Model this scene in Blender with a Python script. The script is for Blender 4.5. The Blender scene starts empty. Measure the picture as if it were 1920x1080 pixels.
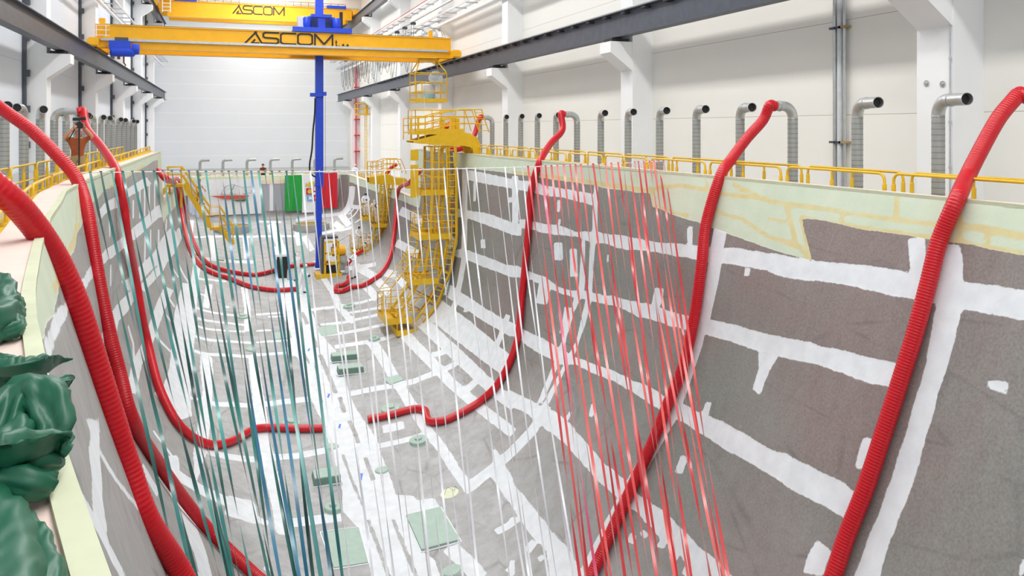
import bpy, math, random
import numpy as np
from mathutils import Vector, Matrix
from mathutils.bvhtree import BVHTree

random.seed(7)
rng = np.random.default_rng(7)
SC = bpy.context.scene
COL = SC.collection
PI = math.pi

# ------------------------------------------------------------------ camera
ZC = 12.3                      # eye height above the hall floor
FPX = 1475.0                   # focal length in pixels of the 1920 wide frame
YAW = math.radians(20.1)
SN, CS = math.sin(YAW), math.cos(YAW)
cam_d = bpy.data.cameras.new('camera')
cam = bpy.data.objects.new('camera', cam_d)
COL.objects.link(cam)
cam.location = (0, 0, ZC)
cam.rotation_euler = (PI / 2, 0, -YAW)
cam_d.sensor_width = 36.0
cam_d.lens = 36.0 * FPX / 1920.0
cam_d.shift_y = -300.0 / 1920.0
cam_d.clip_start = 0.05
cam_d.clip_end = 400
SC.camera = cam

# ------------------------------------------------------------------ light
W = bpy.data.worlds.new('world')
SC.world = W
W.use_nodes = True
bg = W.node_tree.nodes['Background']
bg.inputs[0].default_value = (0.93, 0.96, 1.0, 1)
bg.inputs[1].default_value = 1.15


def area(name, loc, sx, sy, power, rot=(0, 0, 0), col=(1, 1, 1)):
    l = bpy.data.lights.new(name, 'AREA')
    l.shape = 'RECTANGLE'
    l.size, l.size_y = sx, sy
    l.energy = power
    l.color = col
    o = bpy.data.objects.new(name, l)
    COL.objects.link(o)
    o.location = loc
    o.rotation_euler = rot
    return o


area('ceiling_light_strip', (4.4, 46, 28.3), 2.0, 122, 17000, col=(1.0, 0.985, 0.96))
area('daylight_strip', (-2.5, 46, 28.3), 1.6, 122, 1100, col=(0.93, 0.97, 1.0))
area('daylight_strip', (11.0, 46, 28.3), 1.6, 122, 1100, col=(0.93, 0.97, 1.0))
area('end_wall_fill', (4.0, 86, 28.2), 14, 12, 1500)  # unseen fill light, added to brighten the back wall
SC.view_settings.view_transform = 'Standard'
SC.view_settings.look = 'None'
SC.view_settings.gamma = 1
SC.view_settings.use_curve_mapping = False
SC.view_settings.exposure = -0.12
SC.cycles.max_bounces = 8
SC.cycles.diffuse_bounces = 5


# ------------------------------------------------------------------ pixel helpers
EYE = Vector((0, 0, ZC))
FW = Vector((SN, CS, 0))
RT = Vector((CS, -SN, 0))


def ray(px, py):
    return FW + RT * ((px - 960) / FPX) + Vector((0, 0, (240 - py) / FPX))


def at_d(px, py, d): return EYE + ray(px, py) * d
def at_X(px, py, X): r = ray(px, py); return EYE + r * (X / r.x)
def at_Y(px, py, Y): r = ray(px, py); return EYE + r * (Y / r.y)
def at_Z(px, py, Z): r = ray(px, py); return EYE + r * ((Z - ZC) / r.z)
def ratio(px): t = (px - 960) / FPX; return (SN + t * CS) / (CS - t * SN)     # X / Y seen in that column
def depth(p): return (Vector(p) - EYE).dot(FW)


# ------------------------------------------------------------------ materials
def nodes(m):
    m.use_nodes = True
    return m.node_tree.nodes, m.node_tree.links


def lin(c):
    return tuple(((v / 255) / 12.92 if v / 255 <= 0.04045 else ((v / 255 + 0.055) / 1.055) ** 2.4) for v in c) + (1,)


def mat(name, rgb, rough=0.5, metal=0.0, var=0.08, scale=6.0, bump=0.0, bscale=40.0, spec=0.5, trans=0.0):
    """plain painted / cloth / metal surface with procedural mottling"""
    m = bpy.data.materials.new(name)
    n, l = nodes(m)
    b = n['Principled BSDF']
    c = lin(rgb)
    b.inputs['Roughness'].default_value = rough
    b.inputs['Metallic'].default_value = metal
    b.inputs['Specular IOR Level'].default_value = spec
    tc = n.new('ShaderNodeTexCoord')
    nz = n.new('ShaderNodeTexNoise')
    nz.inputs['Scale'].default_value = scale
    nz.inputs['Detail'].default_value = 5
    l.new(tc.outputs['Object'], nz.inputs['Vector'])
    cr = n.new('ShaderNodeValToRGB')
    cr.color_ramp.elements[0].position = 0.3
    cr.color_ramp.elements[1].position = 0.7
    cr.color_ramp.elements[0].color = tuple(v * (1 - var) for v in c[:3]) + (1,)
    cr.color_ramp.elements[1].color = tuple(min(1, v * (1 + var)) for v in c[:3]) + (1,)
    l.new(nz.outputs['Fac'], cr.inputs['Fac'])
    l.new(cr.outputs['Color'], b.inputs['Base Color'])
    if bump:
        n2 = n.new('ShaderNodeTexNoise')
        n2.inputs['Scale'].default_value = bscale
        l.new(tc.outputs['Object'], n2.inputs['Vector'])
        bp = n.new('ShaderNodeBump')
        bp.inputs['Strength'].default_value = bump
        bp.inputs['Distance'].default_value = 0.02
        l.new(n2.outputs['Fac'], bp.inputs['Height'])
        l.new(bp.outputs['Normal'], b.inputs['Normal'])
    if trans:
        out = n['Material Output']
        t = n.new('ShaderNodeBsdfTranslucent')
        l.new(cr.outputs['Color'], t.inputs['Color'])
        mx = n.new('ShaderNodeMixShader')
        mx.inputs[0].default_value = trans
        l.new(b.outputs[0], mx.inputs[1])
        l.new(t.outputs[0], mx.inputs[2])
        l.new(mx.outputs[0], out.inputs[0])
    return m


M = {}
M['wall'] = mat('wall_paint', (236, 236, 234), 0.8, var=0.02, scale=0.4)
M['concrete'] = mat('white_concrete', (238, 239, 240), 0.8, var=0.02, scale=1.0)
M['ceil'] = mat('ceiling_paint', (236, 238, 240), 0.9, var=0.02)
M['floor'] = mat('hall_floor_concrete', (170, 170, 168), 0.7)
M['steel'] = mat('runway_steel', (84, 89, 99), 0.45, 0.35, var=0.12, scale=3)
M['dark'] = mat('dark_rubber', (32, 32, 34), 0.6)
M['yellow'] = mat('yellow_paint', (222, 178, 24), 0.4, var=0.06, scale=4)
M['crane'] = mat('crane_yellow_paint', (243, 178, 8), 0.4, var=0.04, scale=2)
M['blue'] = mat('blue_paint', (32, 72, 205), 0.35, var=0.06)
M['black'] = mat('black_paint', (30, 26, 22), 0.5)
M['galv'] = mat('galvanised_steel', (196, 199, 198), 0.36, 0.75, var=0.07, scale=8)
M['galvpipe'] = mat('spiral_duct_steel', (158, 161, 157), 0.4, 0.45, var=0.07, scale=5)
def duct_material():
    """spiral duct: thin dark lock seams every few centimetres over galvanised sheet"""
    m = mat('spiral_duct', (164, 166, 162), 0.4, 0.4, var=0.07, scale=5)
    n, l = nodes(m); b = n['Principled BSDF']
    src = b.inputs['Base Color'].links[0].from_socket
    tc = n.new('ShaderNodeTexCoord'); sp = n.new('ShaderNodeSeparateXYZ'); l.new(tc.outputs['Object'], sp.inputs[0])
    d = n.new('ShaderNodeMath'); d.operation = 'DIVIDE'; l.new(sp.outputs['Z'], d.inputs[0]); d.inputs[1].default_value = .12
    f = n.new('ShaderNodeMath'); f.operation = 'FRACT'; l.new(d.outputs[0], f.inputs[0])
    c = n.new('ShaderNodeMath'); c.operation = 'LESS_THAN'; l.new(f.outputs[0], c.inputs[0]); c.inputs[1].default_value = .13
    k = n.new('ShaderNodeMath'); k.operation = 'MULTIPLY'; l.new(c.outputs[0], k.inputs[0]); k.inputs[1].default_value = .6
    mx = n.new('ShaderNodeMix'); mx.data_type = 'RGBA'; l.new(k.outputs[0], mx.inputs[0]); l.new(src, mx.inputs[6]); mx.inputs[7].default_value = lin((92, 94, 92))
    l.new(mx.outputs[2], b.inputs['Base Color'])
    return m


M['galvpipe'] = duct_material()
M['hose'] = mat('red_hose_plastic', (196, 10, 28), 0.32, var=0.05, scale=8, spec=0.5)
M['cream'] = mat('cream_foam', (226, 230, 200), 0.8, var=0.05, scale=5)
M['lip'] = mat('pale_lip_foam', (198, 202, 174), 0.85, var=0.06, scale=4)
M['pink'] = mat('pale_pink_ledge', (226, 204, 194), 0.8, var=0.05, scale=2)
M['white'] = mat('white_paint', (240, 242, 245), 0.6, var=0.02)
M['suit'] = mat('white_overall_cloth', (240, 243, 248), 0.8, var=0.04, scale=8, bump=0.3, bscale=14)
M['skin'] = mat('skin', (205, 150, 120), 0.55, var=0.06, scale=20)
M['orange'] = mat('rust_orange_shirt', (160, 82, 42), 0.85, var=0.1, scale=10, bump=0.3, bscale=16)
M['khaki'] = mat('khaki_cloth', (165, 140, 100), 0.85, var=0.08)
M['cloth'] = mat('green_satin_cloth', (16, 86, 62), 0.45, var=0.05, scale=5)
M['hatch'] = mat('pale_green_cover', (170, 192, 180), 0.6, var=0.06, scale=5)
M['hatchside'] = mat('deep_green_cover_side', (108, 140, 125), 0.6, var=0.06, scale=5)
M['ring'] = mat('grey_well_ring', (168, 168, 164), 0.7, var=0.08, scale=4)
M['cordm'] = mat('white_cord', (245, 245, 238), 0.8)
M['red'] = mat('red_paint', (205, 22, 36), 0.5)
M['lamp'] = mat('grey_plastic', (205, 208, 212), 0.5)
M['tray'] = mat('cable_tray_steel', (196, 200, 206), 0.4, 0.6, var=0.1)


# ------------------------------------------------------------------ mesh builder
class MB:
    def __init__(s): s.v = []; s.f = []; s.mi = []

    def add(s, vs, fs, mi=0):
        o = len(s.v)
        s.v += [tuple(v) for v in vs]
        s.f += [tuple(i + o for i in f) for f in fs]
        s.mi += [mi] * len(fs)
        return s

    def box(s, a, b, mi=0):
        x0, x1 = sorted((a[0], b[0])); y0, y1 = sorted((a[1], b[1])); z0, z1 = sorted((a[2], b[2]))
        return s.add([(x0, y0, z0), (x1, y0, z0), (x1, y1, z0), (x0, y1, z0), (x0, y0, z1), (x1, y0, z1), (x1, y1, z1), (x0, y1, z1)],
                     [(0, 3, 2, 1), (4, 5, 6, 7), (0, 1, 5, 4), (1, 2, 6, 5), (2, 3, 7, 6), (3, 0, 4, 7)], mi)

    def prism(s, prof, axis, lo, hi, mi=0):
        """closed 2-D profile extruded along an axis; profile coords are the other two axes in xyz order"""
        n = len(prof)
        def P(p, t):
            return (t, p[0], p[1]) if axis == 0 else (p[0], t, p[1]) if axis == 1 else (p[0], p[1], t)
        vs = [P(p, lo) for p in prof] + [P(p, hi) for p in prof]
        fs = [(i, (i + 1) % n, n + (i + 1) % n, n + i) for i in range(n)] + [tuple(range(n))[::-1], tuple(range(n, 2 * n))]
        return s.add(vs, fs, mi)

    def beam(s, p, q, w, h=None, up=(0, 0, 1), mi=0):
        """rectangular bar from p to q"""
        p, q = Vector(p), Vector(q)
        h = w if h is None else h
        d = (q - p).normalized()
        u = Vector(up)
        if abs(d.dot(u)) > 0.98: u = Vector((0, 1, 0))
        r = d.cross(u).normalized(); u = r.cross(d)
        c = [(-1, -1), (1, -1), (1, 1), (-1, 1)]
        vs = [p + r * (a * w / 2) + u * (b * h / 2) for a, b in c] + [q + r * (a * w / 2) + u * (b * h / 2) for a, b in c]
        return s.add(vs, [(0, 1, 2, 3), (7, 6, 5, 4), (0, 4, 5, 1), (1, 5, 6, 2), (2, 6, 7, 3), (3, 7, 4, 0)], mi)

    def tube(s, pts, r, seg=8, cap=True, mi=0):
        """swept circle; r a number or one radius per point"""
        pts = [Vector(p) for p in pts]
        n = len(pts)
        rs = r if isinstance(r, (list, tuple, np.ndarray)) else [r] * n
        T = []
        for i in range(n):
            d = pts[min(i + 1, n - 1)] - pts[max(i - 1, 0)]
            T.append(d.normalized() if d.length > 1e-9 else Vector((0, 0, 1)))
        a = Vector((0, 0, 1)) if abs(T[0].z) < 0.9 else Vector((1, 0, 0))
        N = (a - T[0] * a.dot(T[0])).normalized()
        vs = []
        for i in range(n):
            N = (N - T[i] * N.dot(T[i])).normalized()
            B = T[i].cross(N)
            for k in range(seg):
                t = 2 * PI * k / seg
                vs.append(pts[i] + N * (rs[i] * math.cos(t)) + B * (rs[i] * math.sin(t)))
        fs = [(i * seg + k, i * seg + (k + 1) % seg, (i + 1) * seg + (k + 1) % seg, (i + 1) * seg + k) for i in range(n - 1) for k in range(seg)]
        if cap:
            fs += [tuple(range(seg))[::-1], tuple((n - 1) * seg + k for k in range(seg))]
        return s.add(vs, fs, mi)

    def lathe(s, prof, c, seg=24, axis=(0, 0, 1), mi=0):
        """profile (r, h) turned about an axis through c"""
        ax = Vector(axis).normalized()
        a = Vector((1, 0, 0)) if abs(ax.x) < 0.9 else Vector((0, 1, 0))
        u = (a - ax * a.dot(ax)).normalized(); w = ax.cross(u)
        c = Vector(c)
        vs = [c + ax * h + (u * math.cos(2 * PI * k / seg) + w * math.sin(2 * PI * k / seg)) * r for r, h in prof for k in range(seg)]
        n = len(prof)
        fs = [(i * seg + k, i * seg + (k + 1) % seg, (i + 1) * seg + (k + 1) % seg, (i + 1) * seg + k) for i in range(n - 1) for k in range(seg)]
        if prof[0][0] > 1e-6: fs.append(tuple(range(seg))[::-1])
        if prof[-1][0] > 1e-6: fs.append(tuple((n - 1) * seg + k for k in range(seg)))
        return s.add(vs, fs, mi)

    def mesh(s, name, mats, off=(0, 0, 0), smooth=False):
        me = bpy.data.meshes.new(name)
        o = Vector(off)
        me.from_pydata([tuple(Vector(v) - o) for v in s.v], [], s.f)
        for m in mats: me.materials.append(m)
        if len(mats) > 1: me.polygons.foreach_set('material_index', s.mi)
        if smooth: me.polygons.foreach_set('use_smooth', [True] * len(me.polygons))
        me.update()
        return me


def smooth_angle(o, deg=40):
    me = o.data
    me.polygons.foreach_set('use_smooth', [True] * len(me.polygons))
    me.set_sharp_from_angle(angle=math.radians(deg))


def tag(o, label=None, cat=None, group=None, kind=None):
    if label: o['label'] = label
    if cat: o['category'] = cat
    if group: o['group'] = group
    if kind: o['kind'] = kind
    return o


def thing(name, label, cat, loc, group=None):
    o = bpy.data.objects.new(name, None)
    o.empty_display_size = 0.3
    COL.objects.link(o)
    o.location = loc
    o['_base'] = [float(v) for v in loc]
    return tag(o, label, cat, group)


def base(o):
    while o.parent: o = o.parent
    return Vector(o['_base']) if '_base' in o else Vector((0, 0, 0))


def part(name, mb, m, parent=None, smooth=None, label=None):
    """world coordinate geometry linked as ONE mesh object, under its thing if given"""
    ms = m if isinstance(m, (list, tuple)) else [m]
    me = mb.mesh(name, ms, base(parent) if parent else (0, 0, 0))
    o = bpy.data.objects.new(name, me)
    COL.objects.link(o)
    if parent: o.parent = parent
    if smooth: smooth_angle(o, smooth)
    if label: o['label'] = label
    return o


def single(name, mb, m, label, cat, group=None, smooth=None, loc=None):
    """a thing that is one mesh, its origin at its base"""
    ms = m if isinstance(m, (list, tuple)) else [m]
    if loc is None:
        a = np.array(mb.v); loc = ((a[:, 0].min() + a[:, 0].max()) / 2, (a[:, 1].min() + a[:, 1].max()) / 2, a[:, 2].min())
    me = mb.mesh(name, ms, loc)
    o = bpy.data.objects.new(name, me)
    COL.objects.link(o)
    o.location = loc
    o['_base'] = [float(v) for v in loc]
    if smooth: smooth_angle(o, smooth)
    return tag(o, label, cat, group)


def struct(name, mb, m, smooth=None):
    o = part(name, mb, m, None, smooth)
    o['kind'] = 'structure'
    return o


def copy_thing(o, loc, label):
    """a copy of a thing, its parts and their sub-parts"""
    c = o.copy(); COL.objects.link(c); c.location = loc; c['label'] = label
    c['_base'] = [float(v) for v in loc]
    for ch in list(o.children):
        k = ch.copy(); COL.objects.link(k); k.parent = c
        for g in list(ch.children):
            q = g.copy(); COL.objects.link(q); q.parent = k
    return c


ORD = ['', 'first', 'second', 'third', 'fourth', 'fifth', 'sixth', 'seventh', 'eighth', 'ninth', 'tenth', 'eleventh', 'twelfth',
       'thirteenth', 'fourteenth', 'fifteenth', 'sixteenth', 'seventeenth', 'eighteenth', 'nineteenth', 'twentieth',
       'twenty-first', 'twenty-second', 'twenty-third', 'twenty-fourth', 'twenty-fifth', 'twenty-sixth', 'twenty-seventh']


def spline(pts, step):
    """Catmull-Rom through points, resampled at about step"""
    P = [Vector(p) for p in pts]
    P = [P[0] * 2 - P[1]] + P + [P[-1] * 2 - P[-2]]
    out = []
    for i in range(1, len(P) - 2):
        a, b, c, d = P[i - 1:i + 3]
        for k in range(12):
            t = k / 12
            out.append(0.5 * ((2 * b) + (c - a) * t + (2 * a - 5 * b + 4 * c - d) * t * t + (3 * b - a - 3 * c + d) * t ** 3))
    out.append(P[-2])
    L = [0]
    for i in range(1, len(out)): L.append(L[-1] + (out[i] - out[i - 1]).length)
    n = max(2, int(round(L[-1] / step)) + 1)
    res = []; j = 0
    for k in range(n):
        t = L[-1] * k / (n - 1)
        while j < len(L) - 2 and L[j + 1] < t: j += 1
        w = (t - L[j]) / max(1e-9, L[j + 1] - L[j])
        res.append(out[j].lerp(out[j + 1], w))
    return res


# ------------------------------------------------------------------ the hull mould surface
U = 1.2
def tab(x, T): return float(np.interp(x, [t[0] for t in T], [t[1] for t in T]))
# metres along the hall divided by U; offsets measured from the eye
T_XL = [(-5, 3.45), (-4, 2.5), (-2, 1.15), (0, 0.3), (1.97, -.26), (3, -.54), (3.9, -.74), (4.7, -.93), (5.53, -1.095), (7.6, -1.45), (9.9, -1.80), (11.9, -2.04), (14, -2.33), (17, -2.5), (21, -2.6), (41, -2.82), (58, -2.86), (64, -2.86)]
T_XR = [(-5, 3.55), (-4, 4.6), (-2, 6.2), (0, 7.4), (2, 8.4), (4, 9.05), (5.5, 9.3), (7.3, 9.45), (13, 9.5), (20, 9.5), (41, 9.45), (58, 9.2), (64, 9.1)]
T_ZR = [(-5, -1.0), (7, -.985), (13, -1.0), (20, -1.03), (25, -1.05), (33, -1.08), (41, -1.12), (64, -1.2)]
T_XC = [(-5, 3.5), (17, 3.45), (30, 3.4), (40, 3.35), (50, 3.3), (64, 3.05)]
T_ZK = [(-5, -8.5), (0, -9.4), (8, -9.9), (17, -9.75), (21, -9.55), (25, -9.25), (30, -8.7), (36, -8.15), (42, -7.95), (50, -7.75), (56, -7.4), (60, -7.0), (64, -6.9)]
ZLOW = -3.65          # the after part of the mould has a lower rim
YSTEP = 40.5
YEND = 63.0
SHAPES = [  # station, (share of half breadth, share of depth) rim to keel
    (-5, [(1, 0), (.8, .3), (.6, .5), (.4, .7), (.2, .88), (0, 1)]),
    (5.5, [(1, 0), (.85, .26), (.65, .54), (.42, .76), (.2, .92), (0, 1)]),
    (8.2, [(1, 0), (.868, .26), (.69, .544), (.45, .79), (.22, .93), (0, 1)]),
    (13.5, [(1, 0), (.93, .2), (.87, .4), (.70, .65), (.52, .83), (.27, .95), (0, 1)]),
    (19.6, [(1, 0), (1.0, .1), (.979, .42), (.905, .598), (.77, .755), (.533, .915), (.33, .972), (0, 1)]),
    (23.4, [(1, 0), (.985, .2), (.95, .43), (.885, .67), (.72, .88), (.50, .955), (.264, .985), (0, 1)]),
    (40, [(1, 0), (.99, .2), (.96, .45), (.90, .68), (.77, .86), (.55, .955), (.3, .985), (0, 1)]),
    (48, [(1, 0), (.995, .2), (.975, .45), (.93, .70), (.82, .87), (.6, .96), (.3, .99), (0, 1)]),
    (60, [(1, 0), (1, .3), (1, .5), (.985, .70), (.945, .86), (.84, .955), (.6, .99), (.3, .997), (0, 1)]),
    (64, [(1, 0), (1, .3), (1, .5), (.99, .72), (.955, .88), (.86, .965), (.6, .992), (.3, .998), (0, 1)]),
]
NS = 40


def resample(pts, n):
    p = np.array(pts, float)
    # smooth with catmull through mathutils spline
    q = np.array([tuple(v) for v in spline([(a, b, 0) for a, b in p], 0.02)])[:, :2]
    L = np.concatenate([[0], np.cumsum(np.linalg.norm(np.diff(q, axis=0), axis=1))])
    t = np.linspace(0, L[-1], n)
    return np.stack([np.interp(t, L, q[:, 0]), np.interp(t, L, q[:, 1])], 1)


SH = [(y, resample(s, NS)) for y, s in SHAPES]


def half_shape(y):
    if y <= SH[0][0]: return SH[0][1]
    for (a, sa), (b, sb) in zip(SH[:-1], SH[1:]):
        if y <= b:
            w = (y - a) / (b - a); w = w * w * (3 - 2 * w)
            return sa * (1 - w) + sb * w
    return SH[-1][1]


def section(yu, low=False, nv=90):
    """world (x, z) from the left rim round the keel to the right rim, and girth measured from the keel"""
    h = half_shape(yu)
    xc, zr, zk = tab(yu, T_XC), tab(yu, T_ZR), tab(yu, T_ZK)
    out = []
    for xr in (tab(yu, T_XL), tab(yu, T_XR)):
        x = xc + (xr - xc) * h[:, 0]; z = zr + (zk - zr) * h[:, 1]
        if low:
            k = np.searchsorted(-z, -ZLOW)
            w = (ZLOW - z[k - 1]) / (z[k] - z[k - 1])
            x = np.concatenate([[x[k - 1] + w * (x[k] - x[k - 1])], x[k:]]); z = np.concatenate([[ZLOW], z[k:]])
        p = np.stack([x, z], 1) * U
        L = np.concatenate([[0], np.cumsum(np.linalg.norm(np.diff(p, axis=0), axis=1))])
        t = np.linspace(0, L[-1], nv)
        out.append((np.stack([np.interp(t, L, p[:, 0]), np.interp(t, L, p[:, 1]) + ZC], 1), L[-1] - t))
    (pl, gl), (pr, gr) = out
    return np.concatenate([pl, pr[::-1][1:]]), np.concatenate([-gl, gr[::-1][1:]])


class Grid: pass


def make_grid(ys, low, nv, fillet=None):
    g = Grid()
    P, G, Yp = [], [], []
    for y in ys:
        s, a = section(min(y, YEND if fillet is None else fillet[0]), low, nv)
        yy = y
        P.append(np.stack([s[:, 0], np.full(len(s), yy * U), s[:, 1]], 1)); G.append(a); Yp.append(np.full(len(s), yy * U))
    if fillet:                                   # round the last metres into the flat transom
        y0, r, n = fillet
        s, a = section(y0, low, nv)
        d = np.gradient(s, axis=0); nrm = np.stack([-d[:, 1], d[:, 0]], 1); nrm /= np.linalg.norm(nrm, axis=1)[:, None]
        mid = np.array([tab(y0, T_XC) * U, ZC + (ZLOW - 1) * U])
        sg = np.sign(np.sum(nrm * (mid - s), 1)); nrm *= sg[:, None]
        nrm[0] = (1, 0); nrm[-1] = (-1, 0)
        nrm[:, 1] *= np.clip((ZC + ZLOW * U - s[:, 1]) / 1.0, 0, 1)
        for k in range(1, n + 1):
            ph = PI / 2 * k / n
            q = s + nrm * (r * U * (1 - math.cos(ph)))
            yy = (y0 + r * math.sin(ph)) * U
            P.append(np.stack([q[:, 0], np.full(len(q), yy), q[:, 1]], 1)); G.append(a); Yp.append(np.full(len(q), (y0 + r * ph) * U))
    g.P = np.array(P); g.G = np.array(G); g.Y = np.array(Yp)
    g.ni, g.nj = g.P.shape[:2]
    return g


gf = make_grid(np.concatenate([np.arange(-4.9, 2, .2), np.arange(2, 17, .055), np.arange(17, YSTEP + 0.001, 0.1)]), False, 170)
ga = make_grid(np.concatenate([np.arange(YSTEP, 62.3, 0.15), [62.3]]), True, 80, fillet=(62.3, .6, 6))


def grid_faces(g, o=0):
    i, j = np.meshgrid(np.arange(g.ni - 1), np.arange(g.nj - 1), indexing='ij')
    a = i * g.nj + j + o
    return np.stack([a, a + 1, a + g.nj + 1, a + g.nj], -1).reshape(-1, 4)


HV = np.concatenate([gf.P.reshape(-1, 3), ga.P.reshape(-1, 3)])
nF = gf.ni * gf.nj
HF = np.concatenate([grid_faces(gf), grid_faces(ga, nF)])
HYA = np.concatenate([np.stack([gf.Y, gf.G], -1).reshape(-1, 2), np.stack([ga.Y, ga.G], -1).reshape(-1, 2)])
BVH = BVHTree.FromPolygons([tuple(v) for v in HV], [tuple(int(k) for k in f) for f in HF])


def on_hull(px, py):
    """point, inward normal of the mould surface seen at a pixel (None if the ray misses)"""
    d = ray(px, py).normalized()
    o = EYE + d * 0.6
    for _ in range(4):
        h, n, f, _dist = BVH.ray_cast(o, d)
        if h is None: return None
        if n.dot(d) > 0: n = -n
        # skip surfaces met from outside: inward normal must face the middle of the mould
        mid = Vector((tab(h.y / U, T_XC) * U, h.y, ZC - 3.5))
        if (mid - h).dot(n) > 0: return h, n, f
        o = h + d * 0.05
    return None


def hull_ya(px, py):
    r = on_hull(px, py)
    if r is None: return None
    h, n, f = r
    idx = HF[f]
    p = HV[idx]; ya = HYA[idx]
    e1 = p[1] - p[0]; e2 = p[3] - p[0]; q = np.array(h) - p[0]
    A = np.array([[e1 @ e1, e1 @ e2], [e1 @ e2, e2 @ e2]]); b = np.array([q @ e1, q @ e2])
    s, t = np.linalg.solve(A + np.eye(2) * 1e-12, b)
    return ya[0] + s * (ya[1] - ya[0]) + t * (ya[3] - ya[0])


def floor_at(x, y):
    """hull surface height below a plan position"""
    h, n, f, d = BVH.ray_cast(Vector((x, y, ZC - 1.5)), Vector((0, 0, -1)))
    return (h, n) if h is not None else (Vector((x, y, ZC - 9)), Vector((0, 0, 1)))

# ------------------------------------------------------------------ filler strips painted on the mould, traced from tiles of the photograph
def tp(c, r, xy): return [(480 * c + xy[k] / 4, 270 * r + xy[k + 1] / 4) for k in range(0, len(xy), 2)]


def strip(c, r, w, xy):
    """a strip along a line, given its width; returned as an outline"""
    p = np.array(tp(c, r, xy)); w = w / 8
    d = np.gradient(p, axis=0) if len(p) > 2 else np.repeat((p[1] - p[0])[None], 2, 0)
    n = np.stack([-d[:, 1], d[:, 0]], 1); n /= np.linalg.norm(n, axis=1)[:, None]
    return [tuple(q) for q in np.concatenate([p + n * w, (p - n * w)[::-1]])]


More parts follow.
